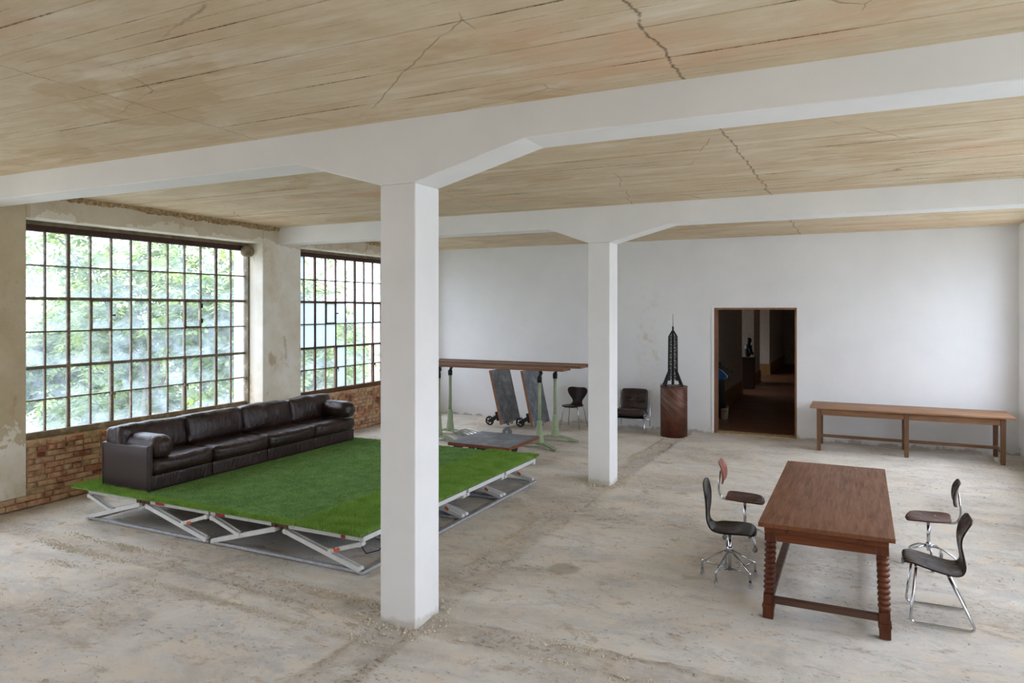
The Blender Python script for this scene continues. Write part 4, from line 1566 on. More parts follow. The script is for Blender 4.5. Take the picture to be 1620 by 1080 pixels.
def caster(parent, x, y, ang, m=None, r=0.026):
    w_ = MB().lathe([(0.006, -0.011), (r, -0.009), (r, 0.009), (0.006, 0.011)], 14, (0, 0, 0), 'y')
    o = w_.build('caster', m or M['rubber'], parent)
    o.location = (x, y, r); o.rotation_euler = (0, 0, ang)
    f = MB().box(-0.012, 0.014, -0.016, -0.012, -0.004, 0.034).box(-0.012, 0.014, 0.012, 0.016, -0.004, 0.034).box(-0.014, 0.016, -0.016, 0.016, 0.030, 0.036)
    f.lathe([(0.007, 0.034), (0.007, 0.06)], 8, (0, 0, 0))
    f.build('caster_fork', M['chrome'], o)
    return o


def star_base(parent, n, R, hub, style, rot, colz):
    col_ = MB().lathe([(0.016, 0.085 if style == 'steep' else hub - 0.05), (0.016, colz)], 12)
    col_.build('column', M['chrome'], parent)
    MB().lathe([(0.026, hub - 0.025), (0.028, hub + 0.02), (0.020, hub + 0.035)], 12).build('hub', M['chrome'], parent)
    for k in range(n):
        a = rot + 2 * PI * k / n
        ca, sa = math.cos(a), math.sin(a)
        if style == 'steep':
            pr = [(0.012, hub), (R * 0.96, 0.150), (R, 0.135), (R, 0.06)]
            sp = [(0.012, 0.10), (R * 0.96, 0.150)]
        else:
            pr = [(0.02, hub), (R * 0.55, hub - 0.02), (R * 0.96, hub - 0.085), (R, 0.06)]
            sp = None
        b_ = MB().tube(arc_fillet([(ca * r, sa * r, z) for r, z in pr], 0.035, 4), 0.0105, 8)
        b_.build('leg', M['chrome'], parent)
        if style == 'steep' and k % 1 == 0:
            MB().tube([(ca * r, sa * r, z) for r, z in sp], 0.006, 6).build('stay', M['chrome'], parent)
        caster(parent, ca * R, sa * R, a + 0.8, M['galv'] if style == 'steep' else None)


SEAT_SHELL = [(-0.235, 0.945, 0.06, 0.00), (-0.237, 0.925, 0.150, 0.010), (-0.236, 0.87, 0.190, 0.022), (-0.228, 0.78, 0.190, 0.03), (-0.222, 0.68, 0.155, 0.026),
              (-0.218, 0.60, 0.112, 0.016), (-0.200, 0.535, 0.108, 0.010), (-0.155, 0.490, 0.150, 0.010), (-0.09, 0.474, 0.200, 0.022), (0.0, 0.475, 0.216, 0.022),
              (0.10, 0.492, 0.214, 0.010), (0.18, 0.500, 0.196, 0.0), (0.225, 0.490, 0.160, -0.006), (0.245, 0.474, 0.08, -0.006)]

# black swivel chair nearest, left of the table
A = thing('swivel_chair', 'black plywood swivel chair on chrome casters at the near left of the dining table', 'chair', (-1.135, 7.09, 0), 0.06)
shell(SEAT_SHELL, M['blackply'], 'seat_shell', A)
MB().lathe([(0.085, 0.452), (0.09, 0.462)], 16).box(-0.11, 0.13, -0.02, 0.02, 0.447, 0.458).build('seat_mount', M['galv'], A, 0.003, 1)
star_base(A, 5, 0.262, 0.285, 'steep', 0.55, 0.455)


def office_chair(lab, loc, rz, seat_m, back_m, seat_z, back_z, hub, rot, n=5):
    t = thing('swivel_chair', lab, 'chair', loc, rz)
    sp = [(-0.195, 0.010, 0.09, 0.0), (-0.185, 0.008, 0.165, 0.01), (-0.12, 0.0, 0.200, 0.016), (0.0, -0.004, 0.208, 0.012), (0.10, 0.004, 0.200, 0.0),
          (0.165, 0.004, 0.178, -0.010), (0.195, -0.012, 0.13, -0.012), (0.205, -0.022, 0.05, -0.012)]
    pad([(a, b + seat_z, c, d) for a, b, c, d in sp], seat_m, 'seat', t)
    bp = [(-0.040, 0.245, 0.09, 0.0), (-0.034, 0.23, 0.150, 0.014), (-0.018, 0.17, 0.172, 0.03), (-0.006, 0.10, 0.170, 0.03), (-0.004, 0.035, 0.150, 0.022), (-0.010, 0.0, 0.07, 0.004)]
    pad([(a - 0.235, b + back_z, c, d) for a, b, c, d in bp], back_m, 'backrest', t)
    s = MB()
    for y in (-0.022, 0.022):
        s.tube(arc_fillet([(-0.02, y, seat_z - 0.032), (-0.25, y, seat_z - 0.030), (-0.285, y, seat_z + 0.07), (-0.262, y, back_z + 0.13)], 0.06, 5), 0.008, 8)
    s.build('back_bar', M['chrome'], t)
    m_ = MB().lathe([(0.05, seat_z - 0.040), (0.055, seat_z - 0.016)], 14).box(-0.10, 0.10, -0.03, 0.03, seat_z - 0.028, seat_z - 0.014)
    m_.build('seat_mount', M['galv'], t, 0.003, 1)
    for x, y, z in ((-0.245, -0.06, back_z + 0.09), (-0.245, 0.06, back_z + 0.09)):
        pass
    sc = MB()
    for x, y in ((-0.06, -0.09), (-0.06, 0.09), (0.07, -0.09), (0.07, 0.09)):
        sc.lathe([(0.006, seat_z + 0.0035), (0.006, seat_z + 0.0085)], 8, (x, y, 0))
    sc.build('screw_heads', M['chrome'], t)
    star_base(t, n, 0.25, hub, 'arched', rot, seat_z - 0.035)
    return t


office_chair('red brown plywood swivel chair on casters at the far left of the dining table', (-1.15, 8.20, 0), 0.05, M['rosewood'], M['rosewood_v'], 0.515, 0.665, 0.20, 0.2)
office_chair('dark brown plywood swivel chair on casters at the far right of the dining table', (0.62, 8.42, 0), PI - 0.05, M['rosewood'], M['darkply'], 0.472, 0.625, 0.185, 0.45)

# one piece shell chair on a chrome sled, near right
Cc = thing('sled_chair', 'dark glossy plywood shell chair on a bent chrome sled frame right of the table', 'chair', (0.585, 7.0, 0), PI + 0.02)
PAG = [(-0.238, 0.868, 0.10, 0.0), (-0.226, 0.85, 0.165, 0.010), (-0.195, 0.78, 0.168, 0.018), (-0.172, 0.71, 0.135, 0.016), (-0.165, 0.64, 0.118, 0.010), (-0.182, 0.55, 0.135, 0.012),
       (-0.192, 0.48, 0.160, 0.014), (-0.165, 0.425, 0.185, 0.016), (-0.10, 0.408, 0.205, 0.018), (0.0, 0.425, 0.212, 0.016), (0.12, 0.462, 0.205, 0.006), (0.20, 0.488, 0.185, -0.004),
       (0.245, 0.486, 0.165, -0.006), (0.262, 0.470, 0.135, -0.006)]
shell(PAG, M['darkply'], 'seat_shell', Cc, 0.013)
for sgn in (-1, 1):
    y = 0.235 * sgn
    yt = 0.165 * sgn
    pts = arc_fillet([(0.175, yt, 0.446), (0.225, y, 0.012), (-0.245, y, 0.012), (-0.06, yt, 0.394)], 0.05, 6)
    MB().tube(pts, 0.0105, 10).build('sled_frame', M['chrome'], Cc)
MB().tube([(0.175, -0.165, 0.446), (0.175, 0.165, 0.446)], 0.009, 8).tube([(-0.06, -0.165, 0.394), (-0.06, 0.165, 0.394)], 0.009, 8).build('cross_bar', M['chrome'], Cc)

# dark shell chair by the back wall
S7 = thing('shell_chair', 'dark brown plywood shell chair on thin chrome legs against the back wall', 'chair', (-5.68, 14.70, 0), -PI / 2 - 0.06)
S7P = [(-0.258, 0.86, 0.10, 0.02), (-0.254, 0.845, 0.205, 0.05), (-0.246, 0.80, 0.236, 0.05), (-0.236, 0.73, 0.222, 0.04), (-0.226, 0.65, 0.170, 0.03),
       (-0.216, 0.58, 0.120, 0.016), (-0.196, 0.52, 0.118, 0.010), (-0.15, 0.478, 0.160, 0.010), (-0.09, 0.465, 0.210, 0.02), (0.0, 0.468, 0.228, 0.02),
       (0.10, 0.482, 0.222, 0.008), (0.18, 0.488, 0.200, 0.0), (0.225, 0.478, 0.160, -0.006), (0.242, 0.464, 0.08, -0.006)]
shell(S7P, M['brownply'], 'seat_shell', S7)
for sx, sy in ((1, 1), (1, -1), (-1, 1), (-1, -1)):
    pts = arc_fillet([(0.02 * sx, 0.03 * sy, 0.455), (0.145 * sx, 0.165 * sy, 0.450), (0.225 * sx, 0.235 * sy, 0.004)], 0.05, 5)
    MB().tube(pts, 0.0095, 8).build('leg', M['chrome'], S7)
MB().lathe([(0.06, 0.448), (0.06, 0.462)], 14).build('seat_mount', M['ironblack'], S7)

# ------------------------------------------------------------------ lounge chair
LC = thing('lounge_chair', 'brown tufted leather lounge chair on a chrome frame beside the rusty pedestal', 'chair', (-4.40, 14.86, 0), 0.10)
# local: faces -Y


def tuft(nx, amp, seed, axis_u=0, axis_v=1, hu=0.29, hv=0.3, nv=2, sign_axis=2):
    def fn(A, N):
        A = A.copy()
        u = A[:, axis_u] / hu; v = A[:, axis_v] / hv
        d = np.zeros(len(A))
        for i in range(nx):
            cu = -1 + 2 * (i + 1) / (nx + 1)
            for k in range(nv):
                cv = -1 + 2 * (k + 1) / (nv + 1)
                r2 = ((u - cu) * 2.2) ** 2 + ((v - cv) * 2.2) ** 2
                d += np.exp(-r2 * 6) * amp + np.exp(-((v - cv) * 7) ** 2) * amp * 0.35 / nx
        d -= 0.014 * fbm(A[:, 0] * 8 + seed, A[:, 1] * 8 + A[:, 2] * 8, 3)
        m = np.clip(N[:, sign_axis], 0, 1)
        A[:, sign_axis] -= d * m
        return A
    return fn


b = MB().rounded((0, -0.09, 0.405), (0.29, 0.315, 0.075), 0.06, 4, 16, bulge=(0.008, 0.01, 0.018), fn=tuft(3, 0.03, 2, 0, 1, 0.29, 0.315, 1), rot=Matrix.Rotation(-0.12, 4, 'X'))
b.build('seat_cushion', M['leather'], LC)
b = MB().rounded((0, 0.0, 0.0), (0.285, 0.24, 0.065), 0.055, 4, 16, bulge=(0.008, 0.012, 0.016), fn=tuft(2, 0.035, 5, 0, 1, 0.285, 0.24, 1), rot=Matrix.Rotation(PI / 2 - 0.26, 4, 'X'))
o = b.build('back_cushion', M['leather'], LC)
o.location = (0, 0.22, 0.635)
for s in (-1, 1):
    x = 0.315 * s
    pts = arc_fillet([(x, -0.33, 0.43), (x, -0.36, 0.016), (x, 0.36, 0.016), (x, 0.30, 0.84)], 0.05, 6)
    MB().tube(pts, 0.0125, 10).build('side_frame', M['chrome'], LC)
    pts = arc_fillet([(x * 0.99, -0.355, 0.36), (x * 0.99, -0.34, 0.42), (x * 0.99, 0.10, 0.31), (x * 0.99, 0.32, 0.80)], 0.05, 5)
    MB().tube(pts, 0.011, 8).build('seat_rail', M['chrome'], LC)
for y, z in ((-0.345, 0.30), (0.12, 0.305), (0.34, 0.20)):
    MB().tube([(-0.315, y, z), (0.315, y, z)], 0.010, 8).build('cross_bar', M['chrome'], LC)
MB().box(-0.29, 0.29, -0.36, 0.16, 0.315, 0.325).build('seat_sling', M['ironblack'], LC)

# ------------------------------------------------------------------ pedestal with tower model
PX, PY, PR, PH = -3.452, 14.62, 0.272, 1.03
pd = thing('pedestal', 'rust brown steel cylinder pedestal carrying a dark lattice tower', 'pedestal', (PX, PY, 0))
MB().lathe([(PR, 0.0), (PR, PH - 0.004), (PR - 0.004, PH)], 48, cap=True).build('drum', M['corten'], pd)
MB().lathe([(PR + 0.004, PH - 0.03), (PR + 0.004, PH - 0.002), (PR - 0.02, PH + 0.002)], 48).build('rim', M['corten'], pd)
tw = thing('lattice_tower', 'dark steel lattice tower model with a thin mast standing on the rusty pedestal', 'sculpture', (PX - 0.02, PY, PH + 0.003))
Z0, Z1, Z2 = 0.0, 0.30, 1.01
# local height above the pedestal top
RB = 0.098
body = MB(); lat = MB()
NV = 8
for k in range(NV):
    a = 2 * PI * (k + 0.5) / NV
    ca, sa = math.cos(a), math.sin(a)
    body.bar((ca * RB, sa * RB, 0.10), (ca * (RB - 0.010), sa * (RB - 0.010), Z2), 0.013, 0.013, (ca, sa, 0))
body.build('upright_frame', M['tower'], tw)
rr = random.Random(11)
lev = 13
for q in range(lev):
    za = 0.14 + (Z2 - 0.14) * q / lev; zb = 0.14 + (Z2 - 0.14) * (q + 1) / lev
    for k in range(NV):
        a = 2 * PI * (k + 0.5) / NV; c_ = 2 * PI * (k + 1.5) / NV
        r_ = RB - 0.004
        p0 = (math.cos(a) * r_, math.sin(a) * r_, za); p1 = (math.cos(c_) * r_, math.sin(c_) * r_, zb)
        p2 = (math.cos(c_) * r_, math.sin(c_) * r_, za)
        if (q + k) % 2: lat.bar(p0, p1, 0.007, 0.007)
        else: lat.bar((p2[0], p2[1], za), (p0[0], p0[1], zb), 0.007, 0.007)
        lat.bar(p0, p2, 0.006, 0.008)
    # platforms and stairs inside
    if q % 3 == 1:
        lat.lathe([(0.07, za), (0.07, za + 0.006)], 12)
    lat.bar((-0.03, rr.uniform(-.03, .03), za), (0.03, rr.uniform(-.03, .03), zb), 0.012, 0.006)
lat.build('lattice', M['tower'], tw)
MB().bar((0, 0, 0.02), (0, 0, 1.05), 0.05, 0.05, (0, 1, 0)).build('shaft', M['tower'], tw, 0.004, 1)
for k in range(4):
    a = PI / 4 + k * PI / 2 + 0.35
    ca, sa = math.cos(a), math.sin(a)
    l_ = MB().bar((ca * 0.085, sa * 0.085, 0.33), (ca * 0.245, sa * 0.245, 0.004), 0.035, 0.024, (0, 0, 1))
    l_.bar((ca * 0.09, sa * 0.09, 0.12), (ca * 0.19, sa * 0.19, 0.12), 0.014, 0.014)
    l_.box(ca * 0.235 - 0.03, ca * 0.235 + 0.03, sa * 0.235 - 0.03, sa * 0.235 + 0.03, 0.0, 0.012)
    l_.build('leg', M['tower'], tw)
cr_ = MB()
for k in range(NV):
    a = 2 * PI * (k + 0.5) / NV
    ca, sa = math.cos(a), math.sin(a)
    cr_.bar((ca * 0.088, sa * 0.088, Z2), (ca * 0.022, sa * 0.022, 1.125), 0.011, 0.011, (ca, sa, 0))
cr_.lathe([(0.090, Z2 - 0.01), (0.090, Z2 + 0.004)], 16)
cr_.build('crown', M['tower'], tw)
MB().lathe([(0.022, 1.05), (0.020, 1.13), (0.018, 1.21), (0.010, 1.215), (0.005, 1.22), (0.0035, 1.47)], 10).build('mast', M['tower'], tw)
MB().tube([(-0.26, -0.06, 0.02), (-0.10, 0.0, 0.035)], 0.005, 6).build('gangway', M['tower'], tw)

# ------------------------------------------------------------------ long oak table by the back wall
bt = thing('long_table', 'long narrow oak table on six square legs against the white back wall', 'table', (0.72, 14.70, 0))
for k in range(3):
    y0 = -0.46 + k * 0.305
    MB().box(-1.57, 1.58, y0, y0 + 0.303, 0.772, 0.802).build('top_plank', M['oaktop'], bt, 0.004)
for x in (-1.415, 0.0, 1.415):
    for y in (-0.385, 0.365):
        w_ = 0.036
        MB().bar((x, y, 0.772), (x, y, 0.0), 0.078, 0.078, (0, 1, 0), 0.066, 0.066).build('leg', M['oakleg'], bt, 0.004)
for y in (-0.385, 0.365):
    for a, b_ in ((-1.376, -0.039), (0.039, 1.376)):
        MB().box(a, b_, y - 0.022, y + 0.022, 0.655, 0.772).build('apron', M['oak'], bt, 0.003)
for x in (-1.415, 1.415):
    MB().box(x - 0.02, x + 0.02, -0.346, 0.326, 0.655, 0.772).build('apron', M['oak'], bt, 0.003)
    MB().box(x - 0.02, x + 0.02, -0.35, 0.33, 0.165, 0.215).build('stretcher', M['oak'], bt, 0.003)
MB().box(-0.02, 0.02, -0.35, 0.33, 0.165, 0.215).build('stretcher', M['oak'], bt, 0.003)
for a, b_ in ((-1.395, -0.02), (0.02, 1.395)):
    MB().box(a, b_, 0.10, 0.145, 0.170, 0.222).build('stretcher', M['oak'], bt, 0.003)

# ------------------------------------------------------------------ dining table with twisted legs
DTX, DTY = -0.265, 7.58
dt = thing('dining_table', 'dark reddish wooden dining table with rope twisted legs among four chairs', 'table', (DTX, DTY, 0))
TX = 0.505
yf, yb = 6.235 - DTY, 8.93 - DTY
zt = 0.826
wds = [(-TX, -0.150), (-0.1495, 0.1995), (0.20, TX)]
for k, (a, b_) in enumerate(wds):
    MB().box(a, b_, yf, yb, zt - 0.034, zt).build('top_board', M['dine'], dt, 0.0012, 1)
# frieze under the top with the drawer fronts and square wooden pulls
yl = 6.375 - DTY            # front leg centre
yr = 8.79 - DTY
xt, xb = 0.418, 0.438
for yy, sg in ((yl, -1), (yr, 1)):
    a, b_ = sorted((yy + sg * 0.090, yy - sg * 0.02))
    f = MB().prism([(yy + sg * 0.092, zt - 0.034), (yy + sg * 0.088, 0.748), (yy + sg * 0.052, 0.722), (yy - sg * 0.02, 0.722), (yy - sg * 0.02, zt - 0.034)], -0.462, 0.462, 'x')
    f.build('frieze', M['dinerail'], dt, 0.004)
    dr = MB().box(-0.375, 0.375, min(yy + sg * 0.080, yy + sg * 0.097), max(yy + sg * 0.080, yy + sg * 0.097), 0.752, 0.787).build('drawer', M['dinerail'], dt, 0.003)
    for x in (-0.265, 0.270):
        MB().box(x - 0.017, x + 0.017, yy + sg * 0.110 - 0.018, yy + sg * 0.110 + 0.018, 0.752, 0.786).build('knob', M['dineleg'], dr, 0.004)
    MB().box(-0.372, 0.372, yy + sg * 0.020 - 0.018, yy + sg * 0.020 + 0.018, 0.655, 0.724).build('apron', M['dinerail'], dt, 0.004)
for s_ in (-1, 1):
    MB().box(s_ * 0.44 - 0.024, s_ * 0.44 + 0.024, yl, yr, 0.735, zt - 0.034).build('frieze', M['dinerail'], dt, 0.006)
    MB().box(s_ * 0.425 - 0.016, s_ * 0.425 + 0.016, yl + 0.04, yr - 0.04, 0.655, 0.735).build('apron', M['dine'], dt, 0.004)


def twist_leg(sx, sy, lab=None):
    """square blocks with a rope twisted shaft between; slight outward splay"""
    Zb0, Zb1, Zs1, Ztop = 0.0, 0.205, 0.655, 0.764
    m = MB()
    def X(z): return sx * (xb + (xt - xb) * z / 0.76)
    def sq(z0, z1, w0, w1):
        n = len(m.v)
        m.bar((X(z0), sy, z0), (X(z1), sy, z1), w0, w0, (0, 1, 0), w1, w1)
    sq(Zs1, Ztop, 0.088, 0.088)
    sq(0.112, Zb1, 0.082, 0.082)
    sq(0.088, 0.118, 0.096, 0.096)
    sq(0.0, 0.090, 0.082, 0.086)
    # shaft
    nz, ng = 132, 24
    vs = []; fs = []
    turns = 10.0
    for i in range(nz + 1):
        z = Zb1 + (Zs1 - Zb1) * i / nz
        e_ = min(1, i / 5, (nz - i) / 5)
        for k in range(ng):
            th = 2 * PI * k / ng
            ph = turns * PI * (z - Zb1) / (Zs1 - Zb1) + sx * 0.5 * th
            bump_ = abs(math.sin(ph)) ** 0.6
            r_ = 0.0270 + 0.0215 * bump_
            r_ = 0.034 + (r_ - 0.034) * e_
            vs.append((X(z) + r_ * math.cos(th), sy + r_ * math.sin(th), z))
    for i in range(nz):
        for k in range(ng):
            l = (k + 1) % ng
            fs.append((i * ng + k, i * ng + l, (i + 1) * ng + l, (i + 1) * ng + k))
    m.add(vs, fs, True)
    m.build('leg', M['dineleg'], dt)


for sx in (-1, 1):
    for sy in (yl, yr): twist_leg(sx, sy)
for sy in (yl, yr):
    MB().box(-0.395, 0.395, sy - 0.032, sy + 0.032, 0.128, 0.178).build('stretcher', M['dinestr'], dt, 0.006)
for s in (-1, 1):
    MB().box(s * 0.435 - 0.034, s * 0.435 + 0.034, yl + 0.04, yr - 0.04, 0.132, 0.172).build('stretcher', M['dinestr'], dt, 0.006)

# ------------------------------------------------------------------ things in the corridor
cs = thing('display_console', 'black slanted display console with a blue screen just inside the dark doorway', 'console', (-2.99, 17.55, 0), 0.12)
MB().bar((0.02, 0, 0.0), (-0.06, 0, 0.92), 0.30, 0.16, (1, 0, 0), 0.34, 0.20).build('pillar', M['blackgloss'], cs, 0.01)
MB().box(-0.02, 0.16, -0.20, 0.20, 0.0, 0.26).build('foot', M['chrome'], cs, 0.01)
h = MB().prism([(-0.18, 1.24), (-0.06, 1.34), (0.26, 1.10), (0.16, 0.98), (-0.04, 0.90), (-0.18, 0.86)], -0.30, 0.30, 'y')
hd = h.build('head', M['blackgloss'], cs, 0.012)
s = MB().prism([(-0.17, 1.20), (0.0, 1.16), (0.14, 1.00), (-0.02, 0.94), (-0.17, 0.93)], -0.312, -0.300, 'y')
tag(s.build('screen', M['blue'], hd), 'blue side glass')
pts = arc_fillet([(-0.17, -0.31, 1.22), (0.0, -0.31, 1.18), (0.17, -0.31, 1.0), (0.0, -0.31, 0.92)], 0.08, 6)
MB().tube(pts, 0.010, 8).build('chrome_trim', M['chrome'], hd)

pl_ = thing('plinth', 'tall dark plinth in the shadowy corridor beyond the doorway', 'plinth', (-3.30, 24.42, 0))
MB().box(-0.19, 0.17, -0.18, 0.18, 0.0, 1.0).build('shaft', M['plinth'], pl_, 0.006)
MB().box(-0.21, 0.19, -0.20, 0.20, 1.0, 1.03).build('cap', M['plinth'], pl_, 0.004)
bu = thing('bust', 'dark bronze bust standing on the plinth in the shadowy corridor', 'sculpture', (-3.33, 24.40, 1.032), 0.5)
me = bpy.data.meshes.new('bust')
sv = [(0, 0, 0.0), (0, 0, 0.10), (0, 0.0, 0.24), (0.015, 0, 0.36), (0.02, 0, 0.43), (0.035, 0, 0.50), (0.04, 0, 0.58), (0.03, 0, 0.645), (0.0, 0.17, 0.30), (0.02, 0.22, 0.18), (0.10, 0.17, 0.10),
      (0.0, -0.17, 0.30), (0.02, -0.22, 0.18), (0.10, -0.17, 0.10), (0.115, 0, 0.555)]
ed = [(0, 1), (1, 2), (2, 3), (3, 4), (4, 5), (5, 6), (6, 7), (3, 8), (8, 9), (9, 10), (3, 11), (11, 12), (12, 13), (6, 14)]
ra = [0.10, 0.09, 0.14, 0.11, 0.055, 0.075, 0.092, 0.06, 0.065, 0.06, 0.05, 0.065, 0.06, 0.05, 0.022]
me.from_pydata(sv, ed, [])
ob = link_mesh('figure', me, M['bronze'], bu)
md = ob.modifiers.new('skin', 'SKIN')
for i, r_ in enumerate(ra):
    me.skin_vertices[0].data[i].radius = (r_, r_)
me.skin_vertices[0].data[0].use_root = True
ob.modifiers.new('sub', 'SUBSURF').render_levels = 2

# ------------------------------------------------------------------ outdoors
o = MB().box(-160, 120, -90, 190, -9.3, -9.0).build('ground', M['lawn'])
struct(o, 'pale grey ground far below the windows outside', 'ground')


def tree(lab, loc, height, crown_r, leaf_m, nfr, seed, fl=0.42, levels=4, spread=0.75, group=None):
    r = random.Random(seed); nr = np.random.RandomState(seed)
    t = thing('tree', lab, 'tree', loc, 0, group)
    trunk = MB(); limbs = MB()
    tips = []
    th = height * 0.42

    def grow(p, d, L, rad, lv):
        n = 4
        pts = [p]; q = p.copy(); dd = d.copy()
        for i in range(n):
            dd = (dd + Vector((r.uniform(-.22, .22), r.uniform(-.22, .22), r.uniform(-.08, .16)))).normalized()
            q = q + dd * (L / n)
            pts.append(q.copy())
            if lv <= 2: tips.append((q.copy(), lv))
        rs = [rad * (1 - 0.5 * i / n) for i in range(n + 1)]
        (trunk if lv == levels else limbs).tube(pts, rs, 7 if rad > 0.05 else 5)
        if lv == 0: return
        kids = r.choice((3, 4)) if lv > 1 else 3
        for k in range(kids):
            az = r.uniform(0, 2 * PI); el = r.uniform(0.15, 0.95) if lv < levels else r.uniform(0.35, 1.1)
            nd = Vector((math.cos(az) * spread, math.sin(az) * spread, math.sin(el)))
            nd = (nd.normalized() * 0.75 + dd * 0.45).normalized()
            st = pts[r.choice((2, 3, 4, 4))]
            grow(st.copy(), nd, L * r.uniform(0.55, 0.78), rad * 0.5, lv - 1)
    grow(Vector((0, 0, 0)), Vector((0.02, 0.03, 1)), th, height * 0.018, levels)
    # scale crown into its radius
    trunk.build('trunk', M['bark'], t, normals=False)
    limbs.build('branches', M['bark'], t, normals=False)
    T = np.array([list(p) for p, l in tips])
    k = nfr
    base = T[nr.randint(0, len(T), k)] + nr.normal(0, crown_r * 0.085, (k, 3))
    az = nr.uniform(0, 2 * PI, k); dr = nr.uniform(-0.75, 0.35, k)
    D = np.stack([np.cos(az) * np.cos(dr), np.sin(az) * np.cos(dr), np.sin(dr)], 1)
    S = np.stack([-np.sin(az), np.cos(az), np.zeros(k)], 1)
    U = np.cross(D, S)
    npair = 5
    verts = []
    Ls = fl * nr.uniform(0.7, 1.3, k)
    for i in range(npair):
        for sg in (-1, 1):
            c0 = base + D * (Ls * (i + 0.5) / npair)[:, None] - U * 0.0
            out_ = (S * sg * 0.9 + D * 0.45)
            out_ /= np.linalg.norm(out_, axis=1, keepdims=True)
            tilt = nr.uniform(-0.35, 0.35, k)[:, None]
            out2 = out_ + U * tilt - np.array([0, 0, 0.25])
            ll = (Ls * 0.30)[:, None]; ww = (Ls * 0.085)[:, None]
            verts.append(np.stack([c0, c0 + out2 * ll * 0.5 + D * ww, c0 + out2 * ll, c0 + out2 * ll * 0.5 - D * ww], 1))
    vs = np.concatenate(verts, 0).reshape(-1, 3)
    fs = np.arange(len(vs)).reshape(-1, 4)
    me = bpy.data.meshes.new('foliage'); me.from_pydata(vs.tolist(), [], fs.tolist())
    o = link_mesh('foliage', me, leaf_m, t)
    tag(o, kind='stuff')
    sc_ = height / float(np.max(T[:, 2]) + 0.2)      # the crown ends at the asked height
    t.scale = (sc_, sc_, sc_)
    return t


tree('large leafy tree with spreading grey branches right outside the big window', (-18.0, 13.4, -9.0), 14.6, 6.0, M['leafA'], 5000, 21, 0.8)
tree('second leafy tree further off behind the first, seen through the big window', (-31.0, 20.5, -9.0), 13.0, 6.0, M['leafB'], 4500, 33, 0.9)
fars = [(-39, 45, 10.6, 51), (-50, 58, 11.4, 52), (-37, 51, 9.8, 53), (-60, 56, 11.6, 54), (-46, 39, 10.4, 55), (-31, 35.5, 9.2, 56)]
LB = ['far round tree outside the further window, low against the white sky', 'distant hazy tree outside the further window behind the others', 'lower bushy tree outside the further window',
      'tall distant tree at the left of the further window view', 'leafy tree between the two windows in the distance', 'small near bush like tree under the further window']
for i, (x, y, h_, sd) in enumerate(fars):
    tree(LB[i], (x, y, -9.0), h_, 4.5, M['leafB'], 2600, sd, 0.75, 3, group='distant trees outside the further window')
hs = thing('distant_building', 'pale flat roofed building far beyond the trees outside the further window', 'building', (-62, 74, -9.0), 0.6)
MB().box(-9, 9, -5, 5, 0, 9.4).build('wall', M['facade'], hs)
MB().box(-9.3, 9.3, -5.3, 5.3, 9.4, 9.9).build('roof', M['galv'], hs)
for i in range(6):
    MB().box(-7.6 + i * 2.7, -6.3 + i * 2.7, -5.06, -4.9, 5.6, 7.4).build('window', M['blackgloss'], hs)


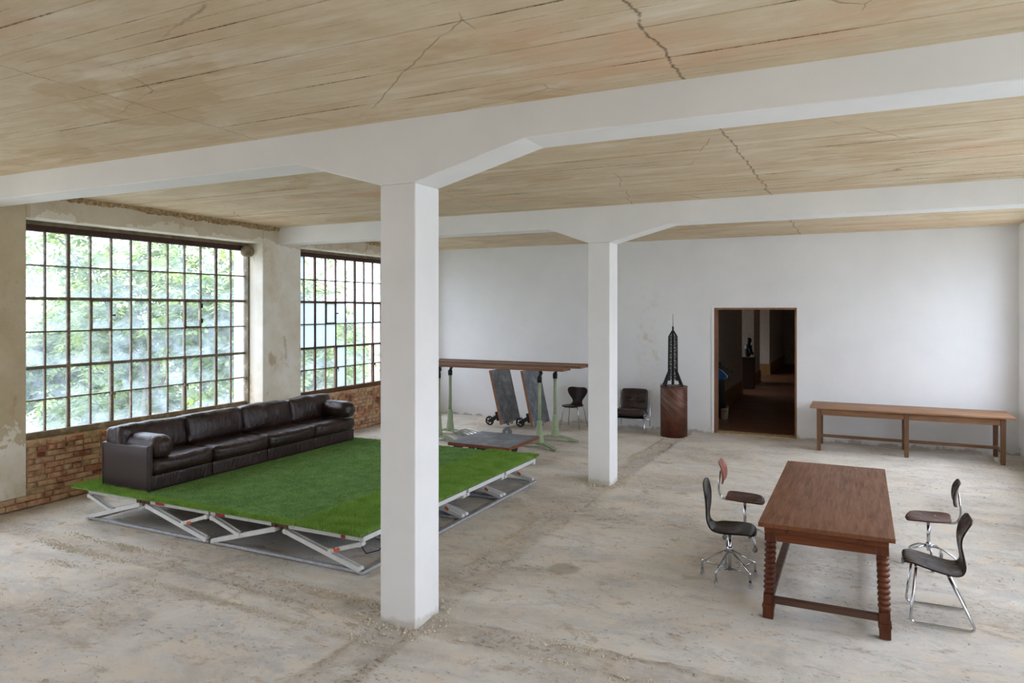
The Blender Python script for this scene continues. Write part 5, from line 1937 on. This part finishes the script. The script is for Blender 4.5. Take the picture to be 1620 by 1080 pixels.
# ------------------------------------------------------------------ crumbs of mortar along the scars in the floor
def crumbs():
    r = np.random.RandomState(12)
    P = []; S = []

    def line(n, fx, wob, smin, smax, seed, spread=0.035):
        n = int(n * 2.8); smin *= 0.6; smax *= 0.6
        t_ = r.uniform(0, 1, n)
        keep = fbm(t_ * 14 + seed, np.full(n, seed * 1.7), 4) > r.uniform(-0.03, 0.20, n)
        t_ = t_[keep]
        x, y = fx(t_)
        P.append(np.stack([x + r.normal(0, spread, len(t_)), y + r.normal(0, spread, len(t_))], 1))
        S.append(smin + (smax - smin) * r.uniform(0, 1, len(t_)) ** 3)
    wy = lambda x: -0.10 * fbm(x * 1.3, np.full(x.shape, 5.0 * 0.2), 4)
    wx = lambda y: -0.10 * fbm(np.full(y.shape, -3.4 * 0.2 + 9), y * 1.3, 4)
    for off, n in ((-0.15, 4200), (0.15, 4200)):
        line(n, lambda t: (-9.7 + 12.1 * t, 5.0 + off + wy(-9.7 + 12.1 * t)), 0, 0.003, 0.016, 3 + off * 20)
    for off, n in ((-0.17, 3400), (0.17, 3400)):
        line(n, lambda t: (-3.40 + off + wx(5.2 + 9.6 * t), 5.2 + 9.6 * t), 0, 0.003, 0.015, 11 + off * 20)
    line(2600, lambda t: (-7.5 + 9.5 * t, 4.55 - 0.16 * fbm((-7.5 + 9.5 * t) * 0.9 + 4, np.full(t.shape, 0.91), 4)), 0, 0.003, 0.013, 31)
    line(900, lambda t: (-3.2 - 0.2 * fbm(np.full(t.shape, -0.64 + 4), (3.2 + 1.6 * t) * 1.1, 4), 3.2 + 1.6 * t), 0, 0.003, 0.014, 41)
    n = 9000
    x = r.uniform(-9.6, 2.4, n); y = r.uniform(3.0, 13.0, n)
    keep = fbm(x * 1.1 + 3, y * 1.5 + 8, 4) > r.uniform(-0.02, 0.22, n)
    P.append(np.stack([x[keep], y[keep]], 1)); S.append(0.002 + 0.006 * r.uniform(0, 1, keep.sum()) ** 2)
    # heaps at the feet of the columns
    for cx, cy in ((-3.45, 5.07), (-3.5, 10.29)):
        n = 500
        a = r.uniform(0, 2 * PI, n); q = 0.22 + np.abs(r.normal(0, 0.10, n))
        P.append(np.stack([cx + q * np.sign(np.cos(a)) * np.minimum(1, np.abs(np.cos(a)) * 1.3), cy + q * np.sign(np.sin(a)) * np.minimum(1, np.abs(np.sin(a)) * 1.3)], 1))
        S.append(0.003 + 0.012 * r.uniform(0, 1, n) ** 3)
    P = np.concatenate(P); S = np.concatenate(S)
    k = len(P)
    base = np.array([(1, 0, 0), (-1, 0, 0), (0, 1, 0), (0, -1, 0), (0, 0, 1), (0, 0, -1)], float)
    v = base[None] * r.uniform(0.55, 1.4, (k, 6, 1)) * S[:, None, None]
    v += r.normal(0, 0.2, (k, 6, 3)) * S[:, None, None]
    v[:, :, 0] += P[:, None, 0]; v[:, :, 1] += P[:, None, 1]
    v[:, :, 2] += (S * 0.45 - 0.001)[:, None]
    f0 = np.array([(0, 2, 4), (2, 1, 4), (1, 3, 4), (3, 0, 4), (2, 0, 5), (1, 2, 5), (3, 1, 5), (0, 3, 5)])
    f = (np.arange(k) * 6)[:, None, None] + f0[None]
    me = bpy.data.meshes.new('mortar_crumbs')
    me.from_pydata(v.reshape(-1, 3).tolist(), [], f.reshape(-1, 3).tolist())
    o = link_mesh('mortar_crumbs', me, M['crumb'], FLOOR)
    tag(o, 'scattered beige mortar crumbs along the scars', kind='stuff')


M['crumb'] = plain('mortar_crumb', (206, 193, 170), 0.95, var=0.25, scale=30)
crumbs()
